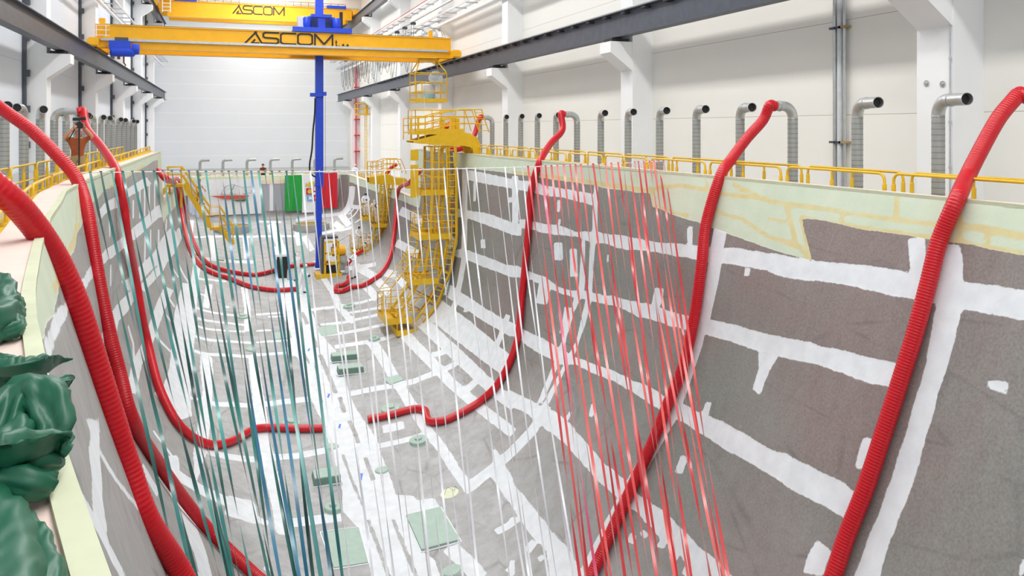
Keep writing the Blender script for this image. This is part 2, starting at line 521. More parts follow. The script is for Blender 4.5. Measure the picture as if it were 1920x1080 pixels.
WHITE = [
    # ---- right side, long strips
    tp(2, 1, [0, 262, 170, 282, 300, 320, 610, 375, 605, 462, 350, 395, 200, 375, 60, 345, 0, 335]),
    tp(1, 1, [1590, 195, 1750, 225, 1930, 264, 1930, 337, 1680, 290, 1590, 270]),
    tp(2, 1, [50, 560, 200, 590, 350, 605, 480, 660, 640, 655, 800, 680, 900, 700, 1100, 740, 1310, 752, 1440, 775, 1540, 770, 1700, 780, 1930, 818,
              1930, 955, 1700, 910, 1540, 885, 1430, 880, 1240, 845, 1100, 815, 1000, 800, 850, 790, 700, 745, 580, 735, 500, 700, 330, 680, 180, 650, 60, 630]),
    tp(3, 1, [0, 815, 330, 870, 550, 895, 780, 912, 930, 940, 1065, 960, 1190, 950, 1460, 1030, 1700, 1062, 1960, 1110,
              1960, 1330, 1600, 1262, 1450, 1238, 1160, 1178, 900, 1130, 690, 1080, 400, 1030, 170, 1010, 0, 960]),
    tp(1, 1, [1480, 480, 1600, 500, 1740, 520, 1925, 590, 1990, 600, 1990, 690, 1925, 682, 1760, 620, 1590, 560, 1490, 540]),
    tp(2, 2, [300, -15, 430, 15, 600, 30, 760, 60, 920, 100, 1060, 130, 1200, 180, 1340, 215, 1450, 235, 1650, 270, 1930, 345, 2240, 410, 2480, 470,
              2700, 525, 2960, 580, 2905, 765, 2700, 720, 2540, 660, 2340, 590, 2160, 550, 1990, 508, 1850, 480, 1640, 400, 1450, 345, 1350, 330, 1180, 285,
              1060, 240, 950, 220, 850, 165, 760, 130, 600, 95, 470, 75, 380, 40]),
    tp(2, 1, [40, 915, 130, 955, 240, 990, 330, 1060, 430, 1100, 380, 1130, 240, 1060, 150, 1020, 40, 1000, -30, 985, -30, 905]),
    tp(1, 1, [1490, 790, 1570, 790, 1740, 850, 1930, 925, 1930, 1003, 1700, 920, 1560, 860, 1490, 842]),
    tp(2, 2, [1845, 470, 2000, 500, 1930, 620, 1860, 805, 1800, 760, 1850, 600]),
    tp(2, 2, [-20, 252, 60, 290, 210, 365, 320, 430, 430, 495, 560, 545, 740, 610, 900, 690, 1030, 740, 1160, 820, 1300, 880, 1450, 950, 1600, 1010, 1740, 1090,
              1920, 1195, 2110, 1270, 2300, 1370, 2500, 1465, 2645, 1600, 2580, 1770, 2420, 1680, 2170, 1550, 2040, 1480, 1920, 1390, 1780, 1310, 1560, 1190,
              1430, 1100, 1280, 1005, 1140, 930, 1040, 870, 900, 780, 740, 690, 600, 635, 480, 575, 360, 570, 200, 490, 60, 385, -20, 350]),
    tp(2, 2, [-30, 760, 100, 820, 200, 880, 330, 930, 430, 1010, 530, 1130, 610, 1220, 700, 1320, 800, 1400, 890, 1480, 960, 1560, 1030, 1600, 1100, 1640, 1200, 1730,
              1300, 1840, 1400, 1930, 1500, 2010, 1600, 2110, 1680, 2190, 1360, 2190, 1310, 2080, 1260, 2000, 1180, 1930, 1110, 1870, 1060, 1800, 1000, 1760, 940, 1680,
              830, 1620, 790, 1570, 720, 1510, 640, 1440, 550, 1340, 470, 1250, 400, 1170, 300, 1090, 220, 1030, 170, 990, 90, 930, -30, 880]),
    tp(2, 3, [-140, 90, 0, 340, 20, 400, 130, 520, 230, 650, 330, 780, 420, 870, 500, 1000, 560, 1100, 290, 1100, 260, 900, 170, 800, 60, 660, 0, 560, -90, 430, -150, 340]),
    # ---- right side, frames
    tp(2, 1, [615, 310, 645, 315, 640, 660, 625, 745, 612, 900, 600, 1130, 598, 1175, 540, 1380, 470, 1580, 400, 1690, 270, 1960, 240, 1940, 380, 1670, 480, 1480, 550, 1170, 570, 1080, 585, 740, 600, 640]),
    tp(2, 1, [525, 690, 550, 690, 545, 1080, 505, 1180, 465, 1260, 410, 1440, 385, 1570, 230, 1940, 185, 1950, 330, 1600, 400, 1400, 440, 1250, 470, 1130, 500, 1080]),
    strip(2, 2, 70, [260, 880, 160, 1060, 0, 1230, -120, 1330, -230, 1420, -350, 1500]),
    strip(1, 1, 40, [1565, 180, 1565, 560, 1560, 860, 1520, 1080, 1500, 1180, 1430, 1330]),
    strip(1, 2, 40, [1890, 200, 1850, 320, 1790, 460, 1740, 530]),
    strip(2, 1, 46, [22, 240, 25, 640]),
    strip(2, 2, 100, [1570, -470, 1540, -300, 1500, -60, 1430, 240, 1350, 500, 1290, 700, 1190, 960, 1060, 1180, 930, 1420, 800, 1660, 700, 1860, 560, 2140]),
    tp(2, 2, [1140, 0, 1130, 90, 1100, 160, 1045, 130, 1070, 0]),
    strip(3, 1, 125, [1110, 705, 1120, 830, 1130, 970]),
    tp(3, 1, [1300, 745, 1440, 760, 1470, 1030, 1445, 1260, 1400, 1480, 1330, 1730, 1280, 1880, 1200, 2160, 1140, 2360, 1070, 2590, 960, 2880, 890, 3040, 830, 3260,
              640, 3260, 760, 2940, 880, 2640, 960, 2400, 1080, 2000, 1190, 1640, 1230, 1330, 1300, 1000]),
    # ---- right side, patches
    strip(2, 1, 25, [350, 420, 350, 510]), strip(2, 1, 18, [357, 560, 357, 602]), strip(2, 1, 65, [345, 740, 350, 870]), strip(2, 1, 56, [460, 785, 462, 995]),
    strip(2, 1, 30, [120, 690, 110, 765]), strip(2, 1, 38, [1335, 620, 1335, 770]), strip(2, 1, 90, [250, 1030, 220, 1200]), strip(2, 1, 40, [1770, 930, 1760, 990]),
    strip(2, 1, 14, [720, 830, 716, 890]), strip(1, 1, 20, [1640, 285, 1640, 430]), strip(1, 1, 34, [1700, 715, 1705, 780]), strip(1, 1, 26, [1905, 400, 1910, 440]),
    strip(2, 2, 55, [420, 145, 405, 240, 380, 345]), strip(2, 2, 45, [1475, 855, 1440, 970]), strip(2, 2, 26, [440, 930, 400, 1000]), strip(2, 2, 34, [612, 865, 592, 965]),
    tp(3, 2, [1650, 685, 1800, 710, 1795, 790, 1640, 750]), tp(3, 3, [725, 35, 795, 55, 770, 200, 740, 285, 655, 265, 670, 160, 700, 60]),
    tp(3, 3, [365, 810, 480, 890, 410, 1090, 265, 1050, 290, 940]), strip(3, 3, 50, [1925, 950, 1895, 1090]),
    strip(2, 3, 60, [1295, 180, 1250, 310]), tp(2, 3, [890, 740, 935, 780, 920, 840, 860, 830]), strip(2, 3, 50, [970, 740, 1010, 790]), strip(2, 3, 62, [1150, 760, 1110, 870]),
    strip(2, 3, 62, [1250, 870, 1200, 960]), strip(2, 3, 70, [1340, 990, 1300, 1080]), strip(2, 3, 58, [170, 820, 110, 900]), strip(2, 3, 40, [240, 930, 200, 960]),
    strip(2, 3, 60, [0, 640, 20, 690]), strip(2, 3, 46, [0, 960, 0, 1080]),
    strip(1, 2, 30, [1600, 100, 1570, 180]), strip(1, 2, 30, [1590, 310, 1550, 370]),
    # ---- keel band
    tp(1, 2, [165, 40, 200, 180, 230, 280, 250, 400, 290, 480, 340, 590, 380, 720, 420, 850, 500, 1010, 520, 1090, 560, 1200, 600, 1340, 650, 1550, 640, 1660, 760, 1790, 850, 2080,
              880, 2200, 1390, 2200, 1340, 2040, 1250, 1980, 1130, 1720, 1180, 1560, 1050, 1550, 1000, 1390, 940, 1250, 900, 1130, 830, 1010, 800, 980, 740, 880, 690, 760, 650, 640,
              600, 470, 560, 430, 495, 350, 460, 270, 415, 170, 395, 90, 370, 0, 330, -60, 160, -60]),
    tp(1, 3, [1050, 470, 1180, 475, 1210, 510, 1340, 490, 1390, 580, 1130, 650]),
    # ---- right half of the bottom
    strip(1, 2, 50, [560, -10, 620, 130, 690, 220, 735, 250]), strip(1, 2, 78, [860, 390, 960, 540, 1030, 660, 1080, 740, 1180, 900, 1270, 1050, 1310, 1100, 1400, 1210, 1500, 1370, 1580, 1480]),
    strip(1, 3, 125, [1440, 850, 1560, 960, 1690, 1100]), strip(1, 2, 60, [820, -20, 910, 80]),
    strip(1, 2, 80, [1110, 340, 1250, 490, 1370, 610, 1450, 700, 1600, 830, 1760, 960, 1930, 1090]),
    strip(1, 2, 95, [1220, 230, 1420, 420, 1580, 570, 1760, 740, 1940, 880]), strip(1, 2, 85, [1270, 150, 1500, 340, 1700, 490, 1800, 570, 1890, 625]),
    strip(1, 2, 90, [1410, 0, 1560, 100, 1700, 190, 1830, 270, 1930, 325]),
    strip(1, 2, 120, [1330, 120, 1560, 290, 1740, 440, 1880, 560]), strip(1, 2, 40, [1320, 500, 1410, 480]), strip(1, 2, 40, [1390, 615, 1500, 565]), strip(1, 2, 50, [1560, 770, 1660, 690]),
    strip(1, 2, 20, [400, 165, 600, 140, 780, 110, 950, 50]), strip(1, 2, 18, [700, 187, 850, 160, 950, 140]), strip(1, 2, 20, [480, 275, 650, 260, 800, 225, 945, 190]),
    strip(1, 2, 22, [495, 352, 650, 337, 800, 310, 1010, 262]), strip(1, 2, 28, [590, 442, 700, 425, 830, 405, 960, 380, 1125, 312]),
    strip(1, 2, 40, [700, 795, 850, 762, 1000, 735, 1180, 700, 1370, 625]), strip(1, 2, 60, [950, 1060, 1110, 1025]),
    strip(1, 3, 38, [920, 105, 1060, 75, 1180, 45, 1300, 0]), strip(1, 3, 62, [1560, 445, 1700, 340, 1800, 260, 1930, 140]), strip(1, 3, 50, [1800, 750, 1940, 670]),
    strip(1, 3, 40, [1880, 1050, 1930, 1000]),
    # ---- left half of the bottom
    tp(0, 2, [1370, -40, 1490, -40, 1480, 60, 1468, 300, 1450, 480, 1440, 650, 1430, 820, 1440, 960, 1300, 1000, 1225, 800, 1230, 720, 1270, 600, 1290, 400, 1310, 180]),
    tp(0, 2, [1505, 485, 1590, 520, 1600, 640, 1590, 860, 1570, 1080, 1550, 1240, 1460, 1480, 1450, 1280, 1470, 1080, 1500, 960, 1520, 760, 1500, 600]),
    strip(0, 3, 90, [1290, 180, 1330, 480, 1420, 700, 1500, 900, 1550, 1100]),
    strip(0, 2, 50, [1570, -30, 1545, 150]), strip(0, 2, 50, [1830, -10, 1855, 150, 1855, 325]),
    tp(1, 2, [-60, 510, 0, 480, 40, 700, 90, 1000, 95, 1120, 140, 1280, 200, 1560, 240, 1780, 270, 1855, 150, 1845, 120, 1640, 60, 1380, 10, 1100, -20, 900, -40, 700]),
    strip(0, 2, 15, [1480, 150, 1640, 190, 1820, 205]), strip(0, 2, 15, [1480, 225, 1600, 250, 1830, 275]), strip(0, 2, 15, [1470, 282, 1640, 315, 1840, 325]),
    strip(0, 2, 18, [1465, 362, 1640, 395, 1890, 410]), strip(0, 2, 22, [1460, 472, 1640, 500, 1880, 512]), strip(0, 2, 20, [1440, 830, 1520, 832]), strip(0, 2, 12, [1490, 40, 1560, 60]),
    strip(0, 2, 35, [1590, 868, 1740, 872, 1890, 880]), strip(0, 2, 14, [1670, 140, 1720, 142]), strip(1, 2, 15, [0, 200, 205, 184]), strip(1, 2, 12, [90, 217, 215, 210]),
    strip(1, 2, 15, [0, 322, 115, 315]), strip(1, 2, 15, [0, 407, 265, 390]), strip(1, 2, 20, [0, 502, 235, 485]), tp(1, 2, [220, 450, 290, 430, 300, 510, 240, 505]),
    strip(1, 2, 40, [60, 872, 230, 850, 410, 830]), strip(0, 3, 45, [1570, 150, 1750, 190, 1930, 205]), strip(1, 3, 45, [90, 192, 300, 180, 540, 135]),
    strip(1, 3, 40, [-20, 640, 90, 685]), strip(1, 3, 70, [200, 692, 400, 665, 640, 635]), strip(0, 3, 70, [1330, 320, 1500, 430, 1700, 520, 1790, 560]),
    tp(0, 3, [1720, 475, 1890, 510, 1930, 560, 1930, 690, 1680, 620]), strip(1, 3, 30, [60, 1020, 120, 1030]),
    # ---- left side
    tp(0, 1, [735, 500, 860, 400, 950, 340, 1100, 250, 1222, 180, 1222, 252, 1140, 300, 960, 400, 870, 480, 740, 580]),
    tp(0, 1, [600, 1010, 660, 945, 755, 835, 920, 690, 1080, 560, 1222, 450, 1222, 545, 1080, 660, 920, 785, 760, 925, 690, 1010, 600, 1095]),
    strip(0, 1, 85, [930, 1060, 1045, 980, 1170, 860, 1215, 800, 1325, 650]), strip(0, 2, 78, [750, 470, 850, 240, 960, 90, 1030, 0]),
    strip(0, 2, 78, [330, 540, 400, 330, 470, 170, 570, 10]), strip(0, 2, 75, [980, 790, 1030, 560, 1120, 380, 1200, 150, 1270, 0]),
    strip(0, 1, 55, [1060, 1090, 1200, 940, 1290, 800, 1360, 640]),
    strip(0, 1, 12, [1000, 420, 1000, 560]), strip(0, 1, 10, [1050, 340, 1050, 560]), strip(0, 1, 10, [1085, 320, 1085, 540]), strip(0, 1, 10, [1120, 300, 1120, 520]), strip(0, 1, 10, [1160, 280, 1160, 500]),
    strip(0, 1, 12, [1090, 690, 1085, 900]), strip(0, 1, 10, [1130, 640, 1130, 800]), strip(0, 1, 10, [820, 560, 825, 700]), strip(0, 1, 12, [830, 900, 830, 1070]), strip(0, 1, 12, [1190, 640, 1190, 760]), strip(0, 1, 10, [1250, 560, 1240, 700]),
    strip(0, 2, 28, [885, 220, 862, 330, 900, 520, 960, 760, 1010, 1010]), strip(0, 2, 18, [800, 0, 830, 180]), strip(0, 2, 18, [1090, 0, 1120, 130, 1150, 230]), strip(0, 2, 14, [960, 280, 1000, 420, 1010, 560]),
    strip(0, 2, 14, [1240, 30, 1310, 140]), strip(0, 2, 14, [1160, 340, 1280, 475]), strip(0, 2, 12, [1230, 180, 1310, 280]), strip(0, 2, 16, [1160, 780, 1260, 900]),
    tp(0, 3, [640, -100, 740, -100, 750, 0, 745, 160, 760, 300, 770, 520, 800, 700, 820, 880, 770, 800, 700, 650, 690, 350, 665, 150, 680, 0]),
    strip(0, 2, 18, [820, 600, 900, 820, 970, 1030]), strip(0, 3, 45, [500, 250, 600, 480, 700, 650, 820, 880, 930, 1100]), strip(0, 3, 24, [740, 140, 860, 340, 1060, 600, 1250, 780, 1510, 1100]),
    strip(0, 3, 24, [1065, 10, 1200, 180, 1310, 285]), strip(0, 3, 14, [1150, -10, 1310, 205]), strip(0, 3, 40, [1060, 250, 1190, 470]),
    # ---- after body
    strip(1, 1, 15, [0, 692, 330, 690]), strip(1, 1, 14, [20, 580, 190, 585]), strip(1, 1, 62, [110, 600, 160, 700, 200, 810, 200, 1000, 210, 1100]), strip(1, 1, 50, [310, 640, 320, 720, 330, 760]), strip(1, 1, 20, [480, 672, 720, 622]),
    strip(1, 1, 46, [590, 590, 650, 640]), strip(1, 1, 50, [640, 535, 700, 610]), strip(1, 1, 46, [360, 690, 420, 800]), strip(1, 1, 26, [300, 570, 620, 520]), strip(1, 1, 46, [610, 535, 690, 480, 715, 400, 720, 320]),
    strip(1, 1, 28, [700, 462, 800, 470]), strip(1, 1, 9, [700, 560, 760, 500, 785, 440]), strip(1, 1, 9, [740, 590, 815, 530]), strip(1, 1, 9, [690, 530, 740, 470]), strip(1, 1, 60, [750, 920, 880, 990, 1000, 1120]),
    strip(1, 1, 70, [1080, 500, 1250, 590]), strip(1, 1, 62, [1050, 740, 1220, 830]), strip(1, 1, 60, [960, 960, 1050, 985]), strip(1, 1, 40, [430, 880, 560, 1090]), strip(1, 1, 50, [1060, 1000, 1120, 1070]), strip(1, 1, 30, [600, 950, 900, 900]),
    strip(0, 1, 14, [1440, 690, 1920, 695]), strip(0, 1, 50, [1590, 690, 1610, 860]), strip(0, 1, 42, [1840, 690, 1850, 860]), strip(0, 1, 24, [1470, 850, 1740, 880, 1920, 885]), strip(0, 1, 54, [1430, 570, 1420, 700, 1440, 830]),
    strip(0, 1, 14, [1440, 1000, 1700, 1030]), strip(0, 1, 60, [1480, 900, 1450, 1080]), strip(0, 1, 12, [1290, 700, 1340, 900, 1430, 1060]), strip(0, 1, 10, [1270, 880, 1340, 1000]),
]
GREY = [  # slits left bare in the keel band
    strip(1, 2, 24, [345, 180, 385, 270]), strip(1, 2, 22, [430, 370, 457, 445]), strip(1, 2, 30, [480, 500, 560, 690, 600, 790]), strip(1, 2, 28, [628, 820, 662, 935]), strip(1, 2, 28, [700, 995, 740, 1080, 770, 1165]),
    strip(1, 2, 8, [440, 560, 500, 860]), strip(1, 3, 26, [820, 190, 880, 360]), strip(1, 3, 16, [650, 170, 720, 360, 800, 560]), strip(1, 3, 24, [840, 655, 910, 840, 1000, 1100]), strip(1, 3, 26, [1028, 650, 1080, 790, 1210, 1100]),
    strip(1, 2, 14, [355, 480, 400, 570]),
    tp(2, 3, [1050, 745, 1110, 800, 1095, 850, 1040, 820]),
]
FOAM_EDGES = [  # lower edge of the foam band, one run of pixels per side; everything above it is foam
    (1, tp(3, 1, [2160, 872, 1920, 835, 1800, 815, 1650, 790, 1540, 755, 1390, 735, 1260, 715, 1170, 705, 1020, 680, 900, 665, 700, 640, 580, 610, 450, 580, 250, 555,
              330, 882, 230, 850, 130, 820, 0, 780, -120, 735, -220, 700, -360, 650, -480, 600, -620, 560, -720, 530, -820, 485, -865, 470, -885, 370, -960, 365, -1070, 345,
              -1220, 330, -1310, 305, -1370, 300, -1520, 280, -1670, 255, -1820, 235, -1920, 222, -2050, 205, -2200, 190, -2330, 178])),
    (-1, tp(0, 3, [440, 420, 380, 100, 330, -200, 300, -560, 320, -700]) + tp(0, 1, [400, 1290, 440, 1080, 520, 860, 570, 740, 610, 620, 690, 440, 760, 370, 870, 310, 940, 260, 1090, 170, 1170, 125, 1215, 112])),
    (1, tp(1, 1, [1225, 480, 1150, 450, 1060, 415, 900, 360, 800, 320, 720, 290])), (-1, tp(0, 1, [1226, 590, 1270, 515, 1340, 430, 1380, 390])),
]
GLUE = [
    strip(3, 1, 22, [-260, 300, 0, 430, 300, 470, 600, 515, 900, 560, 1250, 600, 1600, 620, 1920, 690]), strip(3, 1, 22, [130, 290, 130, 440, 180, 620, 210, 750, 330, 880]), strip(3, 1, 18, [0, 560, 180, 600]), strip(3, 1, 30, [965, 380, 965, 540]),
    strip(3, 1, 20, [550, 510, 560, 600]), strip(3, 1, 22, [250, 555, 330, 882]), strip(3, 1, 22, [-480, 480, -200, 560, 0, 690, 230, 770, 330, 880]), strip(3, 1, 26, [1430, 480, 1440, 720]),
    strip(3, 1, 34, [1440, 610, 1640, 640, 1920, 700]), strip(3, 1, 26, [1640, 650, 1650, 780]), strip(3, 1, 22, [-900, 340, -650, 310, -300, 380, 0, 410]), strip(3, 1, 20, [-865, 330, -870, 470, -600, 540]),
    strip(3, 1, 20, [-460, 240, -455, 340]), strip(2, 1, 26, [0, 215, 300, 250, 600, 290, 900, 330, 1060, 360]), strip(3, 1, 26, [250, 555, 580, 608, 900, 660, 1260, 712, 1540, 752, 1920, 830]),
    strip(0, 1, 20, [700, 430, 870, 300, 1090, 165]), strip(0, 1, 26, [400, 1090, 520, 800, 600, 600]), strip(0, 3, 90, [450, 350, 520, 500]), strip(0, 3, 26, [470, 620, 560, 870]), strip(0, 1, 6, [575, 400, 570, 700]),
]


def poly_sdf(pg, q):
    """signed distance (positive inside) of points q to a closed polygon"""
    a = pg; b = np.roll(pg, -1, 0)
    d2 = np.full(len(q), 1e9); ins = np.zeros(len(q), bool)
    for (ax, ay), (bx, by) in zip(a, b):
        ex, ey = bx - ax, by - ay
        wx, wy = q[:, 0] - ax, q[:, 1] - ay
        t = np.clip((wx * ex + wy * ey) / (ex * ex + ey * ey + 1e-12), 0, 1)
        d2 = np.minimum(d2, (wx - ex * t) ** 2 + (wy - ey * t) ** 2)
        c = ((ay <= q[:, 1]) != (by <= q[:, 1]))
        if abs(ey) > 1e-12: ins ^= c & (q[:, 0] < ax + (q[:, 1] - ay) / ey * ex)
    return np.where(ins, 1, -1) * np.sqrt(d2)


def field(polys, sub=None):
    f = np.full(len(HYA), -0.6)
    for pg in polys:
        ya = []
        n = len(pg)
        for k in range(n):                       # subdivide long pixel edges before they are laid on the surface
            a, b = np.array(pg[k]), np.array(pg[(k + 1) % n])
            m = max(1, int(np.linalg.norm(b - a) / 25))
            for t in range(m):
                p = a + (b - a) * t / m
                r = hull_ya(p[0], p[1])
                if r is not None: ya.append(r)
        if len(ya) < 3: continue
        ya = np.array(ya)
        # a jump between neighbours means the outline left the surface: drop those points
        lo, hi = ya.min(0) - 0.6, ya.max(0) + 0.6
        k = np.where(((HYA > lo) & (HYA < hi)).all(1))[0]
        if len(k): f[k] = np.maximum(f[k], poly_sdf(ya, HYA[k]))
    return f


F_WHITE = field(WHITE)
F_WHITE = np.minimum(F_WHITE, -field(GREY) - .012)
F_FOAM = np.full(len(HYA), -0.6)
for sd, run in FOAM_EDGES:
    ya = [r for r in (hull_ya(*p) for p in run) if r is not None]
    if len(ya) < 2: continue
    top = sd * 24.0
    pg = np.array([(ya[0][0] - (9 if ya[0][0] < 12 else .0), top), (ya[0][0] - (9 if ya[0][0] < 12 else 0), ya[0][1])] + [tuple(v) for v in ya] + [(ya[-1][0] + 1.5, ya[-1][1]), (ya[-1][0] + 1.5, top)])
    k = np.where((HYA[:, 0] > pg[:, 0].min() - 1) & (HYA[:, 0] < pg[:, 0].max() + 1) & (HYA[:, 1] * sd > 0))[0]
    F_FOAM[k] = np.maximum(F_FOAM[k], np.clip(poly_sdf(pg, HYA[k]), -.6, .6))
F_GLUE = field(GLUE)


# dust settles where the surface lies flat enough; left side gets a painted sheen
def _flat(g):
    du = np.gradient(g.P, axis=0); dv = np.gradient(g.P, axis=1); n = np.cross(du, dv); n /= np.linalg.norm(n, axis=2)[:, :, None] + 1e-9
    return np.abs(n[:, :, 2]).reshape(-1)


F_DUST_SHEEN = np.clip((np.concatenate([_flat(gf), _flat(ga)]) - .42) / .45, 0, 1)
F_DUST_SHEEN = np.maximum(F_DUST_SHEEN, np.where(HYA[:, 1] < 0, .55, 0))


def hull_material():
    m = bpy.data.materials.new('mould_laminate')
    n, l = nodes(m)
    b = n['Principled BSDF']
    tc = n.new('ShaderNodeTexCoord')

    def noise(scale, detail=4, rough=0.5, vec=None):
        z = n.new('ShaderNodeTexNoise'); z.inputs['Scale'].default_value = scale; z.inputs['Detail'].default_value = detail; z.inputs['Roughness'].default_value = rough
        l.new(vec or tc.outputs['Object'], z.inputs['Vector']); return z.outputs['Fac']

    def math_(op, a, c, clamp=False):
        z = n.new('ShaderNodeMath'); z.operation = op; z.use_clamp = clamp
        for i, v in enumerate((a, c)):
            if isinstance(v, (int, float)): z.inputs[i].default_value = v
            else: l.new(v, z.inputs[i])
        return z.outputs[0]

    def attr(name):
        z = n.new('ShaderNodeAttribute'); z.attribute_name = name; return z.outputs['Fac']

    def ramp(f, *els):
        z = n.new('ShaderNodeValToRGB')
        while len(z.color_ramp.elements) < len(els): z.color_ramp.elements.new(0.5)
        for e, (p, c) in zip(z.color_ramp.elements, els): e.position = p; e.color = lin(c)
        l.new(f, z.inputs['Fac']); return z.outputs['Color']

    def mix(f, a, c, blend='MIX'):
        z = n.new('ShaderNodeMix'); z.data_type = 'RGBA'; z.blend_type = blend
        if isinstance(f, (int, float)): z.inputs[0].default_value = f
        else: l.new(f, z.inputs[0])
        for i, v in ((6, a), (7, c)):
            if isinstance(v, tuple): z.inputs[i].default_value = v
            else: l.new(v, z.inputs[i])
        return z.outputs[2]

    ragged = math_('ADD', math_('MULTIPLY', math_('SUBTRACT', noise(2.2, 3), 0.5), 0.09), math_('MULTIPLY', math_('SUBTRACT', noise(14, 3), 0.5), 0.04))
    def mask(name, sharp=55.0, wob=1.0, grow=0.0):
        v = math_('ADD', math_('ADD', attr(name), grow), math_('MULTIPLY', ragged, wob))
        return math_('ADD', math_('MULTIPLY', v, sharp), 0.5, True)
    # bare laminate: grey with cloth weave, stains and vertical streaks
    mp = n.new('ShaderNodeMapping'); mp.inputs['Scale'].default_value = (3.0, 3.0, 0.35)
    l.new(tc.outputs['Object'], mp.inputs['Vector'])
    grey = ramp(noise(0.55, 6, 0.62), (0.25, (128, 126, 121)), (0.5, (144, 141, 136)), (0.75, (158, 156, 152)))
    streak = ramp(noise(1.3, 5, 0.6, mp.outputs[0]), (0.32, (128, 119, 118)), (0.68, (152, 154, 148)))
    grey = mix(0.45, grey, streak)
    warm = ramp(noise(0.22, 2), (0.36, (138, 146, 138)), (0.5, (148, 146, 142)), (0.66, (152, 128, 126)))
    grey = mix(0.5, grey, warm)
    fine = ramp(noise(22, 3, 0.7), (0.3, (205, 205, 205)), (0.7, (255, 255, 255)))
    grey = mix(0.8, grey, fine, 'MULTIPLY')
    # pale sanding dust lying on the flat bottom; painted sheen on the left side
    dust_sheen_tone = ramp(noise(0.8, 6, 0.66), (0.28, (168, 168, 167)), (0.72, (192, 193, 195)))
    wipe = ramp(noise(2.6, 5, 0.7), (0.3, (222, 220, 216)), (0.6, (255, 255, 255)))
    dust_sheen_tone = mix(0.8, dust_sheen_tone, wipe, 'MULTIPLY')
    grey = mix(math_('MULTIPLY', attr('dust_sheen'), math_('ADD', 0.75, math_('MULTIPLY', noise(1.1, 5, 0.65), 0.4)), True), grey, dust_sheen_tone)
    # seams of the laminate sheets
    wv = n.new('ShaderNodeTexVoronoi'); wv.feature = 'DISTANCE_TO_EDGE'; wv.inputs['Scale'].default_value = 0.6
    mp2 = n.new('ShaderNodeMapping'); mp2.inputs['Scale'].default_value = (1.2, .45, 1.5); l.new(tc.outputs['Object'], mp2.inputs['Vector']); l.new(mp2.outputs[0], wv.inputs['Vector'])
    seam = math_('MULTIPLY', math_('SUBTRACT', 1.0, math_('MULTIPLY', wv.outputs['Distance'], 34.0), True), math_('MULTIPLY', math_('SUBTRACT', noise(0.9, 2), 0.44), 5.0, True))
    grey = mix(math_('MULTIPLY', seam, 0.36, True), grey, lin((84, 82, 80)))
    # stray smears of filler
    grey = mix(math_('MULTIPLY', math_('SUBTRACT', noise(1.9, 6, 0.72), 0.70), 9.0, True), grey, lin((206, 208, 208)))
    white = ramp(noise(3, 4), (0.3, (216, 220, 224)), (0.7, (229, 233, 237)))
    col = mix(mask('filler'), grey, white)
    foam = ramp(noise(1.2, 5, 0.6), (0.3, (196, 208, 186)), (0.7, (208, 217, 196)))
    glue = math_('MULTIPLY', mask('glue', 30.0, .7, .02), 0.8)
    foam = mix(glue, foam, ramp(noise(3.5, 4), (0.3, (208, 188, 122)), (0.7, (218, 204, 150))))
    fm = mask('foam', 60.0, 0.7)
    col = mix(fm, col, foam)
    l.new(col, b.inputs['Base Color'])
    b.inputs['Roughness'].default_value = 0.62
    b.inputs['Specular IOR Level'].default_value = 0.35
    bp = n.new('ShaderNodeBump'); bp.inputs['Strength'].default_value = 0.5; bp.inputs['Distance'].default_value = 0.02
    hh = math_('ADD', math_('ADD', math_('MULTIPLY', noise(9, 5, 0.7), 0.35), math_('MULTIPLY', mask('filler', 12.0), 0.3)), math_('MULTIPLY', fm, 1.6))
    l.new(hh, bp.inputs['Height'])
    l.new(bp.outputs[0], b.inputs['Normal'])
    return m


M['hull'] = hull_material()


def shell_object(parent):
    me = bpy.data.meshes.new('shell')
    o = base(parent)
    me.from_pydata([(v[0] - o.x, v[1] - o.y, v[2] - o.z) for v in HV], [], [tuple(int(k) for k in f[::-1]) for f in HF])
    for nm, f in (('dust_sheen', F_DUST_SHEEN), ('filler', F_WHITE), ('foam', F_FOAM), ('glue', F_GLUE)):
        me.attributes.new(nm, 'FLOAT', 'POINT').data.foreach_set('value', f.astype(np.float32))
    me.polygons.foreach_set('use_smooth', [True] * len(me.polygons))
    me.materials.append(M['hull'])
    ob = bpy.data.objects.new('shell', me)
    COL.objects.link(ob); ob.parent = parent
    return ob


mould = thing('hull_mould', 'huge grey open ship hull mould with white filler strips over its inside', 'hull mould', (3.4 * U, 30 * U, 0.2))
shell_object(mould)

# rim: pale lip and pinkish ledge outside it
RIM_L = [Vector((tab(y, T_XL) * U, y * U, ZC + tab(y, T_ZR) * U)) for y in np.arange(-4.6, YSTEP + .01, .4)]
RIM_R = [Vector((tab(y, T_XR) * U, y * U, ZC + tab(y, T_ZR) * U)) for y in np.arange(-4.6, YSTEP + .01, .4)]
LOW_L = [Vector((gp[0][0], gp[0][1], gp[0][2])) for gp in ga.P]
LOW_R = [Vector((gp[-1][0], gp[-1][1], gp[-1][2])) for gp in ga.P]


def rail_profile(line, side, prof, mb, mi=0):
    """sweep a profile (outward, up) along a rim line; side -1 left, +1 right"""
    n = len(prof); vs = []
    for i, p in enumerate(line):
        t = line[min(i + 1, len(line) - 1)] - line[max(i - 1, 0)]
        t.z = 0; t.normalize()
        o = Vector((t.y, -t.x, 0)) * side
        vs += [p + o * a + Vector((0, 0, h)) for a, h in prof]
    fs = [(i * n + k, i * n + (k + 1) % n, (i + 1) * n + (k + 1) % n, (i + 1) * n + k) for i in range(len(line) - 1) for k in range(n)]
    fs += [tuple(range(n)), tuple((len(line) - 1) * n + k for k in range(n))[::-1]]
    mb.add(vs, fs, mi)


